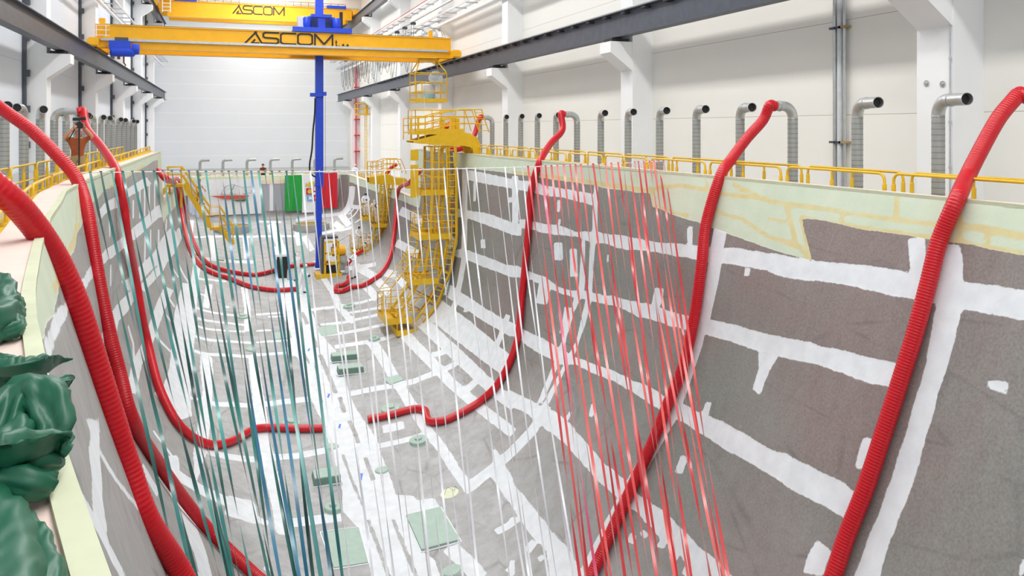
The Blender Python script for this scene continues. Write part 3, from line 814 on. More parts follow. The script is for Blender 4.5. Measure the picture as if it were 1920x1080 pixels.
for nm, lines in (('port', ((RIM_L, -1), (LOW_L, -1))), ('starboard', ((RIM_R, 1), (LOW_R, 1)))):
    for k, (ln, sd) in enumerate(lines):
        mb = MB(); rail_profile(ln, sd, [(-.012, -.05), (.075, -.05), (.075, .025), (-.012, .025)], mb)
        part('rim_lip', mb, M['lip'], mould)
        mb = MB(); rail_profile(ln, sd, [(.075, -.12), (.44, -.12), (.44, 0.0), (.075, 0.0)], mb)
        part('rim_ledge', mb, M['pink'], mould)
        mb = MB(); rail_profile(ln, sd, [(.05, -1.2), (.16, -1.2), (.16, -.1), (.05, -.1)], mb)
        part('outer_board', mb, M['cream'], mould)
# upright end faces where the high rim stops
for sd, x in ((-1, tab(YSTEP, T_XL) * U), (1, tab(YSTEP, T_XR) * U)):
    mb = MB(); ztop = ZC + tab(YSTEP, T_ZR) * U; zlo = ZC + ZLOW * U
    mb.box((x - sd * .05, YSTEP * U, zlo - .1), (x + sd * .5, YSTEP * U + .16, ztop + .02))
    part('end_board', mb, M['cream'], mould)

# flat transom closing the after end
TR_Y = ga.P[-1][0][1]
tr = MB()
edge = [Vector(p) for p in ga.P[-1]]
zt = ZC + ZLOW * U
n_e = len(edge)
ctr = [Vector((p.x, TR_Y, max(p.z, zt))) for p in edge]
vs = edge + [Vector((edge[0].x + (edge[-1].x - edge[0].x) * k / (n_e - 1), TR_Y, zt)) for k in range(n_e)]
tr.add(vs, [(k, k + 1, n_e + k + 1, n_e + k) for k in range(n_e - 1)])


def transom_material():
    m = bpy.data.materials.new('transom_laminate')
    n, l = nodes(m); b = n['Principled BSDF']
    tc = n.new('ShaderNodeTexCoord')
    br = n.new('ShaderNodeTexBrick')
    mp = n.new('ShaderNodeMapping'); mp.inputs['Rotation'].default_value = (PI / 2, 0, 0)
    l.new(tc.outputs['Object'], mp.inputs['Vector']); l.new(mp.outputs[0], br.inputs['Vector'])
    br.offset = 0
    for k, v in (('Scale', 1.0), ('Brick Width', 2.62), ('Row Height', 30.0), ('Mortar Size', 0.16), ('Mortar Smooth', 0.05)): br.inputs[k].default_value = v
    br.inputs['Color1'].default_value = lin((164, 167, 174)); br.inputs['Color2'].default_value = lin((174, 177, 184)); br.inputs['Mortar'].default_value = lin((232, 235, 240))
    l.new(br.outputs['Color'], b.inputs['Base Color']); b.inputs['Roughness'].default_value = .7
    return m


M['transom'] = transom_material()
part('transom', tr, M['transom'], mould)
mb = MB(); mb.box((edge[0].x, TR_Y - .02, zt - .42), (edge[-1].x, TR_Y + .3, zt + .03)); part('transom_rim', mb, M['cream'], mould)
mb = MB(); mb.box((edge[0].x + .3, TR_Y - .03, zt - .75), (edge[-1].x - .3, TR_Y - .005, zt - .42)); part('peach_filler_band', mb, mat('peach_filler', (236, 214, 196), .8), mould)

# ------------------------------------------------------------------ the hall
XR, XL, YB = 15.96, -8.45, 110.0
PIT = 14.46
ZTOP = 28.6
Y0 = -16.0
fl = MB(); fl.box((XL, Y0, -.3), (XR, YB, 0)); struct('floor', fl, M['floor'])


def wall_material(name, axis, rgb, spacing, off, lines):
    """white wall with thin horizontal joints at given heights (or every spacing)"""
    m = bpy.data.materials.new(name)
    n, l = nodes(m); b = n['Principled BSDF']
    tc = n.new('ShaderNodeTexCoord'); sx = n.new('ShaderNodeSeparateXYZ'); l.new(tc.outputs['Object'], sx.inputs[0])
    def mth(op, a, c=0.0, clamp=False):
        z = n.new('ShaderNodeMath'); z.operation = op; z.use_clamp = clamp
        for i, v in enumerate((a, c)):
            if isinstance(v, (int, float)): z.inputs[i].default_value = v
            else: l.new(v, z.inputs[i])
        return z.outputs[0]
    hz = mth('ADD', sx.outputs['Z'], -off)
    fr = mth('ABSOLUTE', mth('SUBTRACT', mth('FRACT', mth('DIVIDE', hz, spacing)), 0.5))
    j = mth('MULTIPLY', mth('SUBTRACT', fr, 0.5 - lines[0] / spacing), 4000.0, True)
    nz = n.new('ShaderNodeTexNoise'); nz.inputs['Scale'].default_value = .5; l.new(tc.outputs['Object'], nz.inputs['Vector'])
    cr = n.new('ShaderNodeValToRGB'); cr.color_ramp.elements[0].color = lin([v - 5 for v in rgb]); cr.color_ramp.elements[1].color = lin(rgb)
    l.new(nz.outputs['Fac'], cr.inputs['Fac'])
    mx = n.new('ShaderNodeMix'); mx.data_type = 'RGBA'; l.new(j, mx.inputs[0]); l.new(cr.outputs[0], mx.inputs[6]); mx.inputs[7].default_value = lin(lines[1])
    l.new(mx.outputs[2], b.inputs['Base Color']); b.inputs['Roughness'].default_value = .75
    return m


M['wallR'] = wall_material('right_wall_panels', 0, (238, 236, 230), 2.59, ZC + .36, (0.007, (168, 156, 130)))
M['wallL'] = wall_material('left_wall_panels', 0, (226, 231, 238), 2.59, ZC + .36, (0.007, (176, 182, 188)))
M['wallB'] = wall_material('back_wall_panels', 1, (236, 241, 247), 1.86, ZC + .1, (0.03, (250, 251, 253)))
w = MB(); w.box((XR, Y0, 0), (XR + .4, YB + .4, ZTOP)); struct('wall_right', w, M['wallR'])
w = MB(); w.box((XL - .4, Y0, 0), (XL, YB + .4, ZTOP)); struct('wall_left', w, M['wallL'])
w = MB(); w.box((XL, YB, 0), (XR, YB + .4, ZTOP)); struct('wall_back', w, M['wallB'])
w = MB(); w.box((XL - .4, Y0, ZTOP), (XR + .4, YB + .4, ZTOP + .4)); struct('ceiling', w, M['ceil'])
# roof beams under the ceiling, lengthwise white skylight frames
for k in range(12):
    w = MB(); y = 6 + k * 9.2; w.box((XL, y, ZTOP - 1.5), (XR, y + .5, ZTOP)); struct('trim_%d' % (k + 1), w, M['ceil'])
SKY = bpy.data.materials.new('bright_skylight'); n_, l_ = nodes(SKY)
e = n_.new('ShaderNodeEmission'); e.inputs[0].default_value = (.93, .97, 1, 1); e.inputs[1].default_value = 2.2; l_.new(e.outputs[0], n_['Material Output'].inputs[0])
for k, x in enumerate((-5.5, -1, 7.8, 13.0)):
    w = MB(); w.box((x - .7, 20, ZTOP - .03), (x + .7, YB, ZTOP + .01)); struct('window_%d' % (k + 1), w, SKY)

# pillars with corbels
PD, PW = .91, .97


def pillar(side, y, label, group):
    xw = XR if side > 0 else XL
    s = -side
    t = thing('concrete_pillar', label, 'pillar', (xw + s * PD / 2, y + PW / 2, 0), group)
    mb = MB(); mb.box((xw, y, 0), (xw + s * PD, y + PW, ZTOP)); part('shaft', mb, M['concrete'], t)
    for zb, nm in ((ZC + 3.50, 'corbel'), (ZC + 12.15, 'corbel')):
        x0 = xw + s * PD; x1 = x0 + s * .95
        mb = MB(); mb.prism([(x0, zb - 1.25), (x1, zb - .55), (x1, zb - .12), (x0, zb - .12)], 1, y + .02, y + PW - .02); part(nm, mb, M['concrete'], t)
        mb = MB(); mb.box((x0 + s * .1, y + .15, zb - .12), (x1 - s * .12, y + PW - .15, zb + .02)); part('bearing_pad', mb, M['dark'], t)
    return t


for k in range(-1, 8):
    y = 12.9 + PIT * k
    nm = ['beside the camera', 'nearest the camera in view', 'second from the camera in view', 'third from the camera in view', 'fourth from the camera in view', 'fifth from the camera in view', 'next to last before the far wall', 'last before the far wall', 'beside the far corner'][k + 1]
    if k > -1 and y < YB - 1:
        pr = pillar(1, y, 'white concrete pillar on the right wall, ' + nm, 'pillars of the right wall')
        if k == 0:
            for dx, dz in ((.27, 1.02), (.70, .98)):
                mb = MB(); mb.lathe([(.0, .05), (.03, .05), (.035, .02), (.07, .02), (.075, 0)], (XR - PD, y + PW - dx, ZC + dz), 14, (-1, 0, 0)); part('bolt_socket', mb, M['galv'], pr)
            t_ = MB(); t_.tube([Vector((XR - PD - .03, y + .06, 2)), Vector((XR - PD - .03, y + .06, ZTOP - .2))], .018, 6)
            for z in (ZC - .9, ZC + .1, ZC + 1.5, ZC + 3.2): t_.lathe([(.03, 0), (.03, .06)], (XR - PD - .03, y + .06, z), 8)
            single('pillar_conduit', t_, M['tray'], 'thin grey conduit with clips on the edge of the nearest right pillar', 'conduit')
    if y < YB - 1:
        pillar(-1, y - 1.2, 'white concrete pillar on the left wall, ' + nm, 'pillars of the left wall')
        if k >= 1:       # grey conduit strips beside the left pillars
            mb = MB(); mb.box((XL + .02, y - 1.46, 2), (XL + .16, y - 1.29, ZTOP - 2))
            for q in range(9): mb.box((XL + .15, y - 1.48, 11.4 + q * 1.6), (XL + .30, y - 1.30, 11.7 + q * 1.6))
            single('conduit_strip', mb, M['steel'], 'grey vertical conduit strip beside the left wall pillar ' + nm, 'conduit', 'left wall conduits')

# crane runways (I girders) with rails
def runway(name, x, zb, h, y0, y1, label, wid=.5, clips=False):
    t = thing('crane_runway', label, 'crane runway', (x, (y0 + y1) / 2, zb))
    mb = MB(); a = wid / 2
    mb.prism([(x - a, zb), (x + a, zb), (x + a, zb + .04), (x + .02, zb + .04), (x + .02, zb + h - .04), (x + a, zb + h - .04), (x + a, zb + h), (x - a, zb + h), (x - a, zb + h - .04), (x - .02, zb + h - .04), (x - .02, zb + .04), (x - a, zb + .04)], 1, y0, y1)
    part('girder', mb, M['steel'], t)
    mb = MB(); mb.box((x - .05, y0, zb + h), (x + .05, y1, zb + h + .09)); part('rail', mb, M['galv'], t)
    if clips:                      # rail clips under the top flange, seen as short dark dashes
        c0 = None
        for k in range(46):
            y = 8 + k * 1.55
            if c0 is None:
                mb = MB(); mb.box((x - a - .05, y, zb + h - .16), (x - .03, y + .30, zb + h - .10)); c0 = part('rail_clip', mb, M['dark'], t)
            else:
                c = c0.copy(); COL.objects.link(c); c.parent = t; c.location = (0, y - 8, 0)
    return t


XRUN_R, XRUN_L = 14.55, -7.05
runway('r', XRUN_R, ZC + 3.55, .98, -8, 108.6, 'dark grey lower crane runway girder along the right wall', .44, True)
runway('l', XRUN_L, ZC + 3.55, .98, -8, 108.6, 'dark grey lower crane runway girder along the left wall', .44)
runway('r', XRUN_R, ZC + 12.2, .98, -8, 108.6, 'dark grey upper crane runway girder high on the right wall', .44)
runway('l', XRUN_L, ZC + 12.2, .98, -8, 108.6, 'dark grey upper crane runway girder high on the left wall', .44)

# deck behind the rims: grey gangway slabs (the after part lies lower)
for nm, x0, x1 in (('left', XL, -4.05), ('right', 11.95, XR)):
    pass
gw = MB(); gw.box((XL, 1.0, ZC - 2.15), (-4.0, YSTEP * U, ZC - 1.95)); gw.box((-4.0, 8.5, ZC - 2.15), (-3.55, YSTEP * U, ZC - 1.95)); struct('floor_gangway_left', gw, M['floor'])
gw = MB(); gw.box((11.95, 1.0, ZC - 2.15), (XR, YSTEP * U, ZC - 1.95)); struct('floor_gangway_right', gw, M['floor'])
gw = MB(); gw.box((XL, YSTEP * U, ZC - 5.5), (-3.95, YB, ZC - 5.3)); struct('floor_lower_gangway_left', gw, M['floor'])
gw = MB(); gw.box((11.85, YSTEP * U, ZC - 5.5), (XR, YB, ZC - 5.3)); struct('floor_lower_gangway_right', gw, M['floor'])
gw = MB(); gw.box((-3.95, TR_Y + .5, ZC - 5.5), (11.85, YB, ZC - 5.3)); struct('floor_lower_gangway_back', gw, M['floor'])

# ------------------------------------------------------------------ ventilation ducts standing along the gangways
def duct(x, y, zb, zt, out, label, group, r=.125, stub=.62, con=False):
    """vertical spiral duct with an elbow; out = horizontal unit vector the open end looks along"""
    t = thing('ventilation_duct', label, 'duct', (x, y, zb), group)
    o = Vector(out)
    mb = MB(); pts = [Vector((x, y, zb + (zt - .34 - zb) * k / 10)) for k in range(11)]
    rs = []
    fine = []
    n = int((zt - .34 - zb) / .12)
    for k in range(n + 1):
        z = zb + (zt - .34 - zb) * k / n
        fine += [Vector((x, y, z)), Vector((x, y, min(z + .02, zt - .335)))]; rs += [r * 1.03, r]
    fine = [p for k, p in enumerate(fine) if k == 0 or (p - fine[k - 1]).length > 1e-4]; rs = rs[:len(fine)]
    mb.tube(fine, rs, 16); part('riser', mb, M['galvpipe'], t, 60)
    arc = [Vector((x, y, zt - .34)) + o * (.30 * (1 - math.cos(a))) + Vector((0, 0, .30 * math.sin(a))) for a in np.linspace(0, PI / 2, 7)]
    mb = MB(); mb.tube(arc, [r * 1.02] * 7, 16); part('elbow', mb, M['galv'], t, 35)
    e = arc[-1]
    mb = MB(); mb.lathe([(r, 0), (r, stub), (r * .93, stub), (r * .93, stub * .8)], e, 18, o); mb.lathe([(r, .1), (r * 1.12, .1), (r * 1.12, .14), (r, .14)], e, 18, o)
    part('stub', mb, M['galv'], t, 35)
    if not con:
        mb = MB(); mb.lathe([(r * .925, stub * .82), (0, stub * .82 - .001)], e, 18, o); part('bore_shade', mb, M['dark'], t)  # dark disc put in as the shade inside the open end
    return e + o * stub


XPR, XPL = 13.7, -5.5
ZG = ZC - 1.95
OPEN_R = Vector((-.28, -.96, 0)).normalized()
H9K, H8K, H7K, H6K = -1, 2, 8, 13
end_r = {}
for k in range(-1, 15):
    y = 12.1 + 2.19 * k
    con = k in (H9K, H8K, H7K, H6K)
    nm = 'bent steel duct feeding a red hose at the right wall, %s duct from the camera' % ORD[k + 2] if con else 'open ended bent steel duct at the right wall, %s duct from the camera' % ORD[k + 2]
    end_r[k] = duct(XPR, y, ZG if y < YSTEP * U - .2 else ZC - 5.3, ZC + .60, (-1, 0, 0) if con else OPEN_R, nm, 'ducts along the right gangway', con=con, stub=(.06 if k == H9K else .3) if con else .62)
end_l = {}
for k in range(-8, 15):
    y = 26.5 + 2.19 * k
    con = k in (-7, -3, 2)
    if k < -1 and not con: continue
    i = k + 3
    nm = ('bent steel duct feeding a red hose beyond the left edge of view, ' + ('nearest of all' if k == -7 else 'the second one')) if k < -1 else 'bent steel duct feeding a red hose right beside the photographer in orange'
    if not con: nm = 'open ended bent steel duct at the left wall, %s from the left edge' % ORD[i - 1 if k < 2 else i - 1]
    end_l[k] = duct(XPL, y, ZG if y < YSTEP * U - .2 else ZC - 5.3, ZC + (.62 if k < 3 else .60 - .012 * (k - 2)), (1, 0, 0) if con else Vector((.35 if k % 3 else -.1, -.94, 0)).normalized(), nm, 'ducts along the left gangway', con=con, stub=.45 if con else .25)
for k in range(7):
    p = at_Y((375, 418, 463, 507, 548, 590, 627)[k], 322, 90.0)
    t = thing('thin_vent_pipe', '%s of the thin bent vent pipes in front of the far wall, from the left' % ORD[k + 1], 'pipe', (p.x, 90.0, ZC - 5.3), 'bent pipes by the far wall')
    zt = ZC - 3.45
    pts = [Vector((p.x, 90, ZC - 5.3)), Vector((p.x, 90, zt - .3))] + [Vector((p.x + .3 * (1 - math.cos(a)), 90, zt - .3 + .3 * math.sin(a))) for a in np.linspace(.2, PI / 2, 5)] + [Vector((p.x + .95, 90, zt + .02))]
    mb = MB(); mb.tube(pts, .14, 10); part('pipe', mb, M['galvpipe'], t, 50)
    mb = MB(); mb.lathe([(.17, 0), (.17, .12)], (p.x, 90, ZC - 4.6), 12); part('clamp', mb, M['galv'], t, 40)

# ------------------------------------------------------------------ red corrugated hoses
HR = .135


def rim_at(px, side, low=False):
    line = {(-1, 0): RIM_L, (1, 0): RIM_R, (-1, 1): LOW_L, (1, 1): LOW_R}[(side, int(low))]
    best = None
    for a, b in zip(line[:-1], line[1:]):
        pa = 960 + FPX * (a - EYE).dot(RT) / max(.01, (a - EYE).dot(FW)); pb = 960 + FPX * (b - EYE).dot(RT) / max(.01, (b - EYE).dot(FW))
        if (pa - px) * (pb - px) <= 0 and (a - EYE).dot(FW) > .5: best = a.lerp(b, (px - pa) / (pb - pa + 1e-9))
    return best + Vector((0, 0, .03))


def rdep(px, side, low=False): return depth(rim_at(px, side, low))


def wall_pts(px, r=HR):
    out = []
    for a, b in px:
        q = on_hull(a, b)
        if q is not None: out.append(q[0] + q[1] * (r + .015))
    return out


def hose(pts, label, pitch=.06, r=HR, seg=20, lead=0.0, group='red ventilation hoses'):
    t = thing('corrugated_hose', label, 'hose', tuple(pts[-1]), group)
    if lead: pts = [pts[0], Vector(pts[0]) + Vector((lead, 0, 0))] + list(pts[1:])
    c = spline(pts, pitch / 4)
    prof = [0.945, 0.985, 1.0, 0.985] if pitch >= .05 and seg > 16 else [.975, .99, 1.0, .99]
    rs = [r * prof[i % 4] for i in range(len(c))]
    mb = MB(); mb.tube(c, rs, seg)
    o = part('tube', mb, M['hose'], t, None); o.data.polygons.foreach_set('use_smooth', [True] * len(o.data.polygons))
    mb = MB(); d = (c[1] - c[0]).normalized(); mb.lathe([(r * .97, -.06), (r * 1.03, -.03), (r * 1.03, .03), (r * .97, .05)], c[0], 18, d); part('hose_clamp', mb, M['hose'], t, 40)
    return t


e = end_l[-7]
hose([e, at_d(-330, 200, 7.4), at_d(-120, 275, 7.6), at_d(0, 356, 7.9), at_d(58, 415, 8.3), at_d(107, 488, 8.7), at_d(140, 560, 8.9), at_d(161, 620, 9.0), at_d(183, 690, 9.1), at_d(211, 780, 9.2), at_d(240, 870, 9.3), at_d(278, 975, 9.35)] + wall_pts([(318, 1090), (350, 1180)]),
     'nearest thick red ribbed hose sweeping over the left rim in the foreground', .06, HR, 28)
e = end_l[-3]
hose([e, at_d(10, 209, 16.9), at_d(60, 245, 16.9), at_d(108, 292, 16.9), at_d(137, 325, 16.9), at_d(151, 352, 16.8), at_d(165, 402, 16.5), at_d(181, 500, 16.2), at_d(200, 600, 15.9), at_d(222, 690, 15.7), at_d(250, 790, 15.5)] + wall_pts([(290, 885), (370, 990), (462, 1082), (520, 1130)]),
     'second red hose from the left, bending over the left rim just behind the nearest one', .05, HR, 20)
e = end_l[2]
hose([e, at_d(163, 241, 26.9), at_d(190, 275, 25.8), at_d(210, 304, 24.7), at_d(221, 326, 24.2), at_d(228, 352, 24.0), at_d(233, 390, 24.0), at_d(238, 440, 24.2)] + wall_pts([(244, 520), (256, 590), (268, 645), (285, 715), (305, 765), (330, 805), (360, 830), (395, 842), (430, 836), (455, 822), (480, 811), (520, 809), (560, 811), (605, 810)]),
     'red hose falling past the photographer over the left rim and onto the bottom', .05, HR, 16, .14)
p0 = at_d(296, 320, 41.0)
hose([p0, at_d(312, 338, 41.2), rim_at(329, -1, True) + Vector((.1, 0, .15))] + wall_pts([(336, 400), (345, 445), (357, 478), (375, 502), (400, 517), (430, 526), (465, 540), (500, 547), (530, 548), (557, 546)]),
     'left of the two far red hoses under the yellow stair, ending at two workers', .07, HR, 12)
p1 = at_d(302, 322, 42.2)
hose([p1, at_d(318, 338, 42.4), rim_at(334, -1, True) + Vector((.1, 0, .15))] + wall_pts([(345, 395), (355, 440), (368, 472), (385, 495), (405, 506), (440, 515), (480, 519), (515, 511), (545, 503), (590, 499)]),
     'right of the two far red hoses under the yellow stair, running to the mast', .07, HR, 12)
hose([at_d(788, 320, 45.5), at_d(768, 342, 44.5), rim_at(750, 1, True) + Vector((-.1, 0, .15))] + wall_pts([(745, 420), (741, 455), (736, 480), (728, 500), (716, 517), (700, 529), (682, 539), (660, 543), (642, 550), (629, 549), (633, 541), (645, 538), (654, 531), (654, 524)]),
     'far red hose falling between the two yellow towers and curling on the bottom', .07, HR, 12)
e = end_r[H6K]
hose([e, at_d(890, 252, 42.3), at_d(878, 268, 41.9), at_d(864, 279, 41.5), rim_at(853, 1) + Vector((-.28, 0, .12))],
     'short red hose from a right wall duct beside the big yellow tower', .06, HR, 12, -.12)
e = end_r[H7K]
hose([e, at_d(1054, 244, 32.0), at_d(1032, 270, 31.4), at_d(1012, 304, rdep(1012, 1) - .1)] + wall_pts([(1002, 360), (998, 420), (991, 500), (985, 560), (978, 630), (963, 680), (938, 725), (905, 757), (868, 780), (835, 795), (808, 797), (801, 786), (798, 776), (780, 773), (760, 777), (735, 784), (690, 793)]),
     'red hose dropping down the right side and wriggling across the bottom to the keel', .05, HR, 16, -.12)
e = end_r[H8K]
hose([e, at_d(1430, 226, 20.0), at_d(1400, 260, 19.8), at_d(1370, 300, 19.5), at_d(1350, 332, rdep(1349, 1) - .1)] + wall_pts([(1334, 420), (1325, 500), (1311, 600), (1290, 690), (1262, 760), (1232, 835), (1200, 905), (1163, 985), (1122, 1075), (1090, 1140)]),
     'red hose hanging down the right side through the bunch of red ribbons', .05, HR, 20, -.12)
e = end_r[H9K]
hose([e, at_d(1912, 176, 13.95), at_d(1898, 190, 13.9), at_d(1872, 222, 13.8), at_d(1842, 275, 13.7), at_d(1814, 330, 13.5), at_d(1797, 368, rdep(1797, 1) - .1)] + wall_pts([(1774, 455), (1752, 540), (1728, 630), (1700, 720), (1668, 820), (1635, 920), (1600, 1010), (1575, 1085), (1540, 1180)]),
     'nearest red hose on the right, hanging beside the right edge of view', .05, HR, 24, -.06)
hose([at_d(648, 502, 50.2), at_d(655, 491, 50.4), at_d(668, 478, 51.5), at_d(680, 470, 52.5)], 'short red hose behind the machine at the foot of the blue mast', .08, HR, 10)
hose([at_d(742, 309, 56.5), at_d(733, 315, 56.3), at_d(724, 327, 56.2)], 'short red hose on top of the far yellow tower', .08, HR, 10)
hose([at_d(843, 232, 40.6), at_d(838, 236, 40.6), at_d(834, 252, 40.6)], 'short red hose behind the railing on top of the big yellow tower', .08, HR, 10)

# grey duct hanging down the inside of the right side below the short hose
dp = [rim_at(853, 1) + Vector((-.28, 0, .1))] + wall_pts([(853, 340), (854, 380), (855, 410), (853, 445)], .16)
t = thing('hanging_duct', 'grey steel duct hanging inside the right rim beside the big yellow tower', 'duct', tuple(dp[-1]))
c = spline(dp, .1); mb = MB(); mb.tube(c, [.15 * (1.03 if i % 2 else 1) for i in range(len(c))], 14); part('tube', mb, M['galvpipe'], t, 60)
mb = MB(); q = c[int(len(c) * .62)]; mb.lathe([(.19, -.3), (.2, -.25), (.2, .25), (.19, .3)], q, 14, (0, 0, 1)); part('taped_joint', mb, mat('tape', (190, 160, 130), .8), t, 40)
dp = wall_pts([(855, 470), (850, 500), (845, 530)], .12) + [wall_pts([(838, 556)], .1)[0]]
c = spline(dp, .1)
t = thing('lower_duct', 'lower grey duct piece hanging below the round reel on the right side', 'duct', tuple(dp[-1]))
mb = MB(); mb.tube(c, [.1 * (1.04 if i % 2 else 1) for i in range(len(c))], 12); part('tube', mb, M['galvpipe'], t, 60)
q, nn, _ = on_hull(855, 456)
t = thing('cable_reel', 'round pale reel fixed to the right side below the hanging duct', 'reel', tuple(q))
mb = MB(); mb.lathe([(0, .02), (.33, .02), (.33, .10), (.2, .10), (.2, .22), (.33, .22), (.33, .3), (.08, .3), (.08, .24), (0, .24)], q, 22, nn); part('drum', mb, M['cream'], t, 30)
mb = MB(); mb.lathe([(.07, .22), (.07, .34), (0, .34)], q, 12, nn); part('hub', mb, M['khaki'], t, 30)

# ------------------------------------------------------------------ yellow guard rails
def guard(a, b, zt, label, group, r=.028, post_r=.042, zb=ZG, mids=1, low=True):
    """one rail section with round bent ends between plan points a and b"""
    a, b = Vector((a[0], a[1], 0)), Vector((b[0], b[1], 0))
    d = (b - a).normalized(); L = (b - a).length
    a = a + d * .06; b = b - d * .06; L -= .12
    t = thing('guard_rail', label, 'railing', (a.x, a.y, zb), group)
    Z = Vector((0, 0, 1))
    pts = [a + Z * (zb + .02), a + Z * (zt - .15)] + [a + d * (.14 * (1 - math.cos(q))) + Z * (zt - .14 + .14 * math.sin(q)) for q in (.4, .8, 1.2, PI / 2)]
    pts2 = [b + Z * (zb + .02), b + Z * (zt - .15)] + [b - d * (.14 * (1 - math.cos(q))) + Z * (zt - .14 + .14 * math.sin(q)) for q in (.4, .8, 1.2, PI / 2)]
    mb = MB(); mb.tube(pts + pts2[::-1], r, 8); part('top_rail', mb, M['yellow'], t, 50)
    if low:
        zm = (zb + zt) / 2 + .05
        mb = MB(); mb.tube([a + Z * zm, b + Z * zm], r * .8, 8); part('middle_rail', mb, M['yellow'], t, 50)
        mb = MB(); mb.beam(a + Z * (zb + .09), b + Z * (zb + .09), .012, .15); part('toe_board', mb, M['yellow'], t)
    for k in range(mids + 2):
        p = a + d * (L * k / (mids + 1))
        if 0 < k < mids + 1:
            mb = MB(); mb.tube([p + Z * (zb + .02), p + Z * (zt)], r * .9, 8); part('post', mb, M['yellow'], t, 50)
        mb = MB(); mb.lathe([(post_r, zb + .0), (post_r, zt - .22), (post_r * .85, zt - .2)], (p.x, p.y, 0), 12); part('post_sleeve', mb, M['yellow'], t, 40)
    return t


zi = ZC - .876
for k in range(-1, 12):
    y0 = 11.68 + 3.0 * k
    guard((11.92, y0), (11.92, y0 + 2.9), zi - .004 * k * 3, 'yellow rail section just behind the right rim, %s from the camera' % ORD[k + 2], 'rails behind the right rim')
for k in range(-1, 12):
    y0 = 12.45 + 3.05 * k
    guard((13.2, y0), (13.2, y0 + 2.95), ZC - .92, 'yellow outer rail section beside the right wall ducts, %s from the camera' % ORD[k + 2], 'outer rails of the right gangway')


def left_x(y): return tab(y / U, T_XL) * U - .52


for k in range(15):
    y0 = 4.6 + 2.9 * k
    if y0 + 2.8 > YSTEP * U: break
    guard((left_x(y0) if y0 > 5 else -2.2, y0), (left_x(y0 + 2.8), y0 + 2.8), ZC - 1.02, 'yellow rail section just behind the left rim, %s from the camera' % ORD[k + 1], 'rails behind the left rim', post_r=.085)
for k in range(14):
    y0 = 8.0 + 2.95 * k
    if y0 + 2.8 > YSTEP * U: break
    guard((-5.02, y0), (-5.02, y0 + 2.85), ZC - 1.0, 'yellow outer rail section along the left wall ducts, %s from the camera' % ORD[k + 1], 'outer rails of the left gangway')
mb = MB()
vs = []
ys = np.arange(3.0, 47, .5)
for y in ys: vs += [(left_x(y) + .12, y, ZC - 1.42), (left_x(y) + .12, y, ZC - 1.27), (left_x(y) - .16, y, ZC - 1.27), (left_x(y) - .16, y, ZC - 1.42)]
n = len(ys); mb.add(vs, [(i * 4 + k, i * 4 + (k + 1) % 4, i * 4 + 4 + (k + 1) % 4, i * 4 + 4 + k) for i in range(n - 1) for k in range(4)] + [(0, 1, 2, 3), (4 * n - 1, 4 * n - 2, 4 * n - 3, 4 * n - 4)])
single('walkway_edge_beam', mb, M['yellow'], 'yellow steel edge beam running along the outside of the left rim ledge', 'edge beam')
for k in range(6):
    p = (-3.4 + 2.15 * k, TR_Y + .75)
    guard(p, (p[0] + 2.1, p[1]), ZC - 4.15, 'thin yellow rail on the far end of the mould, %s from the left' % ORD[k + 1], 'rails at the far end', zb=ZC - 5.3, low=False, post_r=.06)
for k in range(5):
    y0 = 62.0 + 2.8 * k
    guard((11.9, y0), (11.9, y0 + 2.7), ZC - 4.15, 'yellow rail on the low right rim behind the far tower, %s from the near end' % ORD[k + 1], 'rails on the low right rim', zb=ZC - 5.3, low=False, mids=2, post_r=.06)
for k in range(5):
    y0 = 49.2 + 2.8 * k
    guard((-3.95, y0), (-3.95, y0 + 2.7), ZC - 4.15, 'yellow rail on the low left rim by the yellow stair, %s from the near end' % ORD[k + 1], 'rails on the low left rim', zb=ZC - 5.3, mids=2, post_r=.06)

# ------------------------------------------------------------------ cord and ribbons
CY = 19.6
cord = [at_Y(a, b, CY) for a, b in ((138, 324), (220, 323), (306, 322), (450, 322.5), (590, 322), (700, 320), (810, 317.5), (960, 314), (1100, 309), (1185, 305), (1254, 301))]
mb = MB(); cs = spline(cord, .25); mb.tube(cs, .012, 6)
single('rope', mb, M['cordm'], 'thin white cord stretched across the mould from rail to rail', 'rope', None, 60)


def cord_z(x): return float(np.interp(x, [p.x for p in cs], [p.z for p in cs]))


def ribbon_material(name, rgb, edge):
    m = bpy.data.materials.new(name); n, l = nodes(m); b = n['Principled BSDF']
    tc = n.new('ShaderNodeTexCoord'); nz = n.new('ShaderNodeTexNoise'); nz.inputs['Scale'].default_value = .8; l.new(tc.outputs['Object'], nz.inputs['Vector'])
    cr = n.new('ShaderNodeValToRGB'); cr.color_ramp.elements[0].position = .35; cr.color_ramp.elements[1].position = .68
    cr.color_ramp.elements[0].color = lin(rgb); cr.color_ramp.elements[1].color = lin(edge); l.new(nz.outputs['Fac'], cr.inputs['Fac']); l.new(cr.outputs[0], b.inputs['Base Color'])
    b.inputs['Roughness'].default_value = .28; b.inputs['Specular IOR Level'].default_value = .9; b.inputs['Sheen Weight'].default_value = .3
    t = n.new('ShaderNodeBsdfTranslucent'); l.new(cr.outputs[0], t.inputs[0]); mx = n.new('ShaderNodeMixShader'); mx.inputs[0].default_value = .22
    l.new(b.outputs[0], mx.inputs[1]); l.new(t.outputs[0], mx.inputs[2]); l.new(mx.outputs[0], n['Material Output'].inputs[0])
    return m


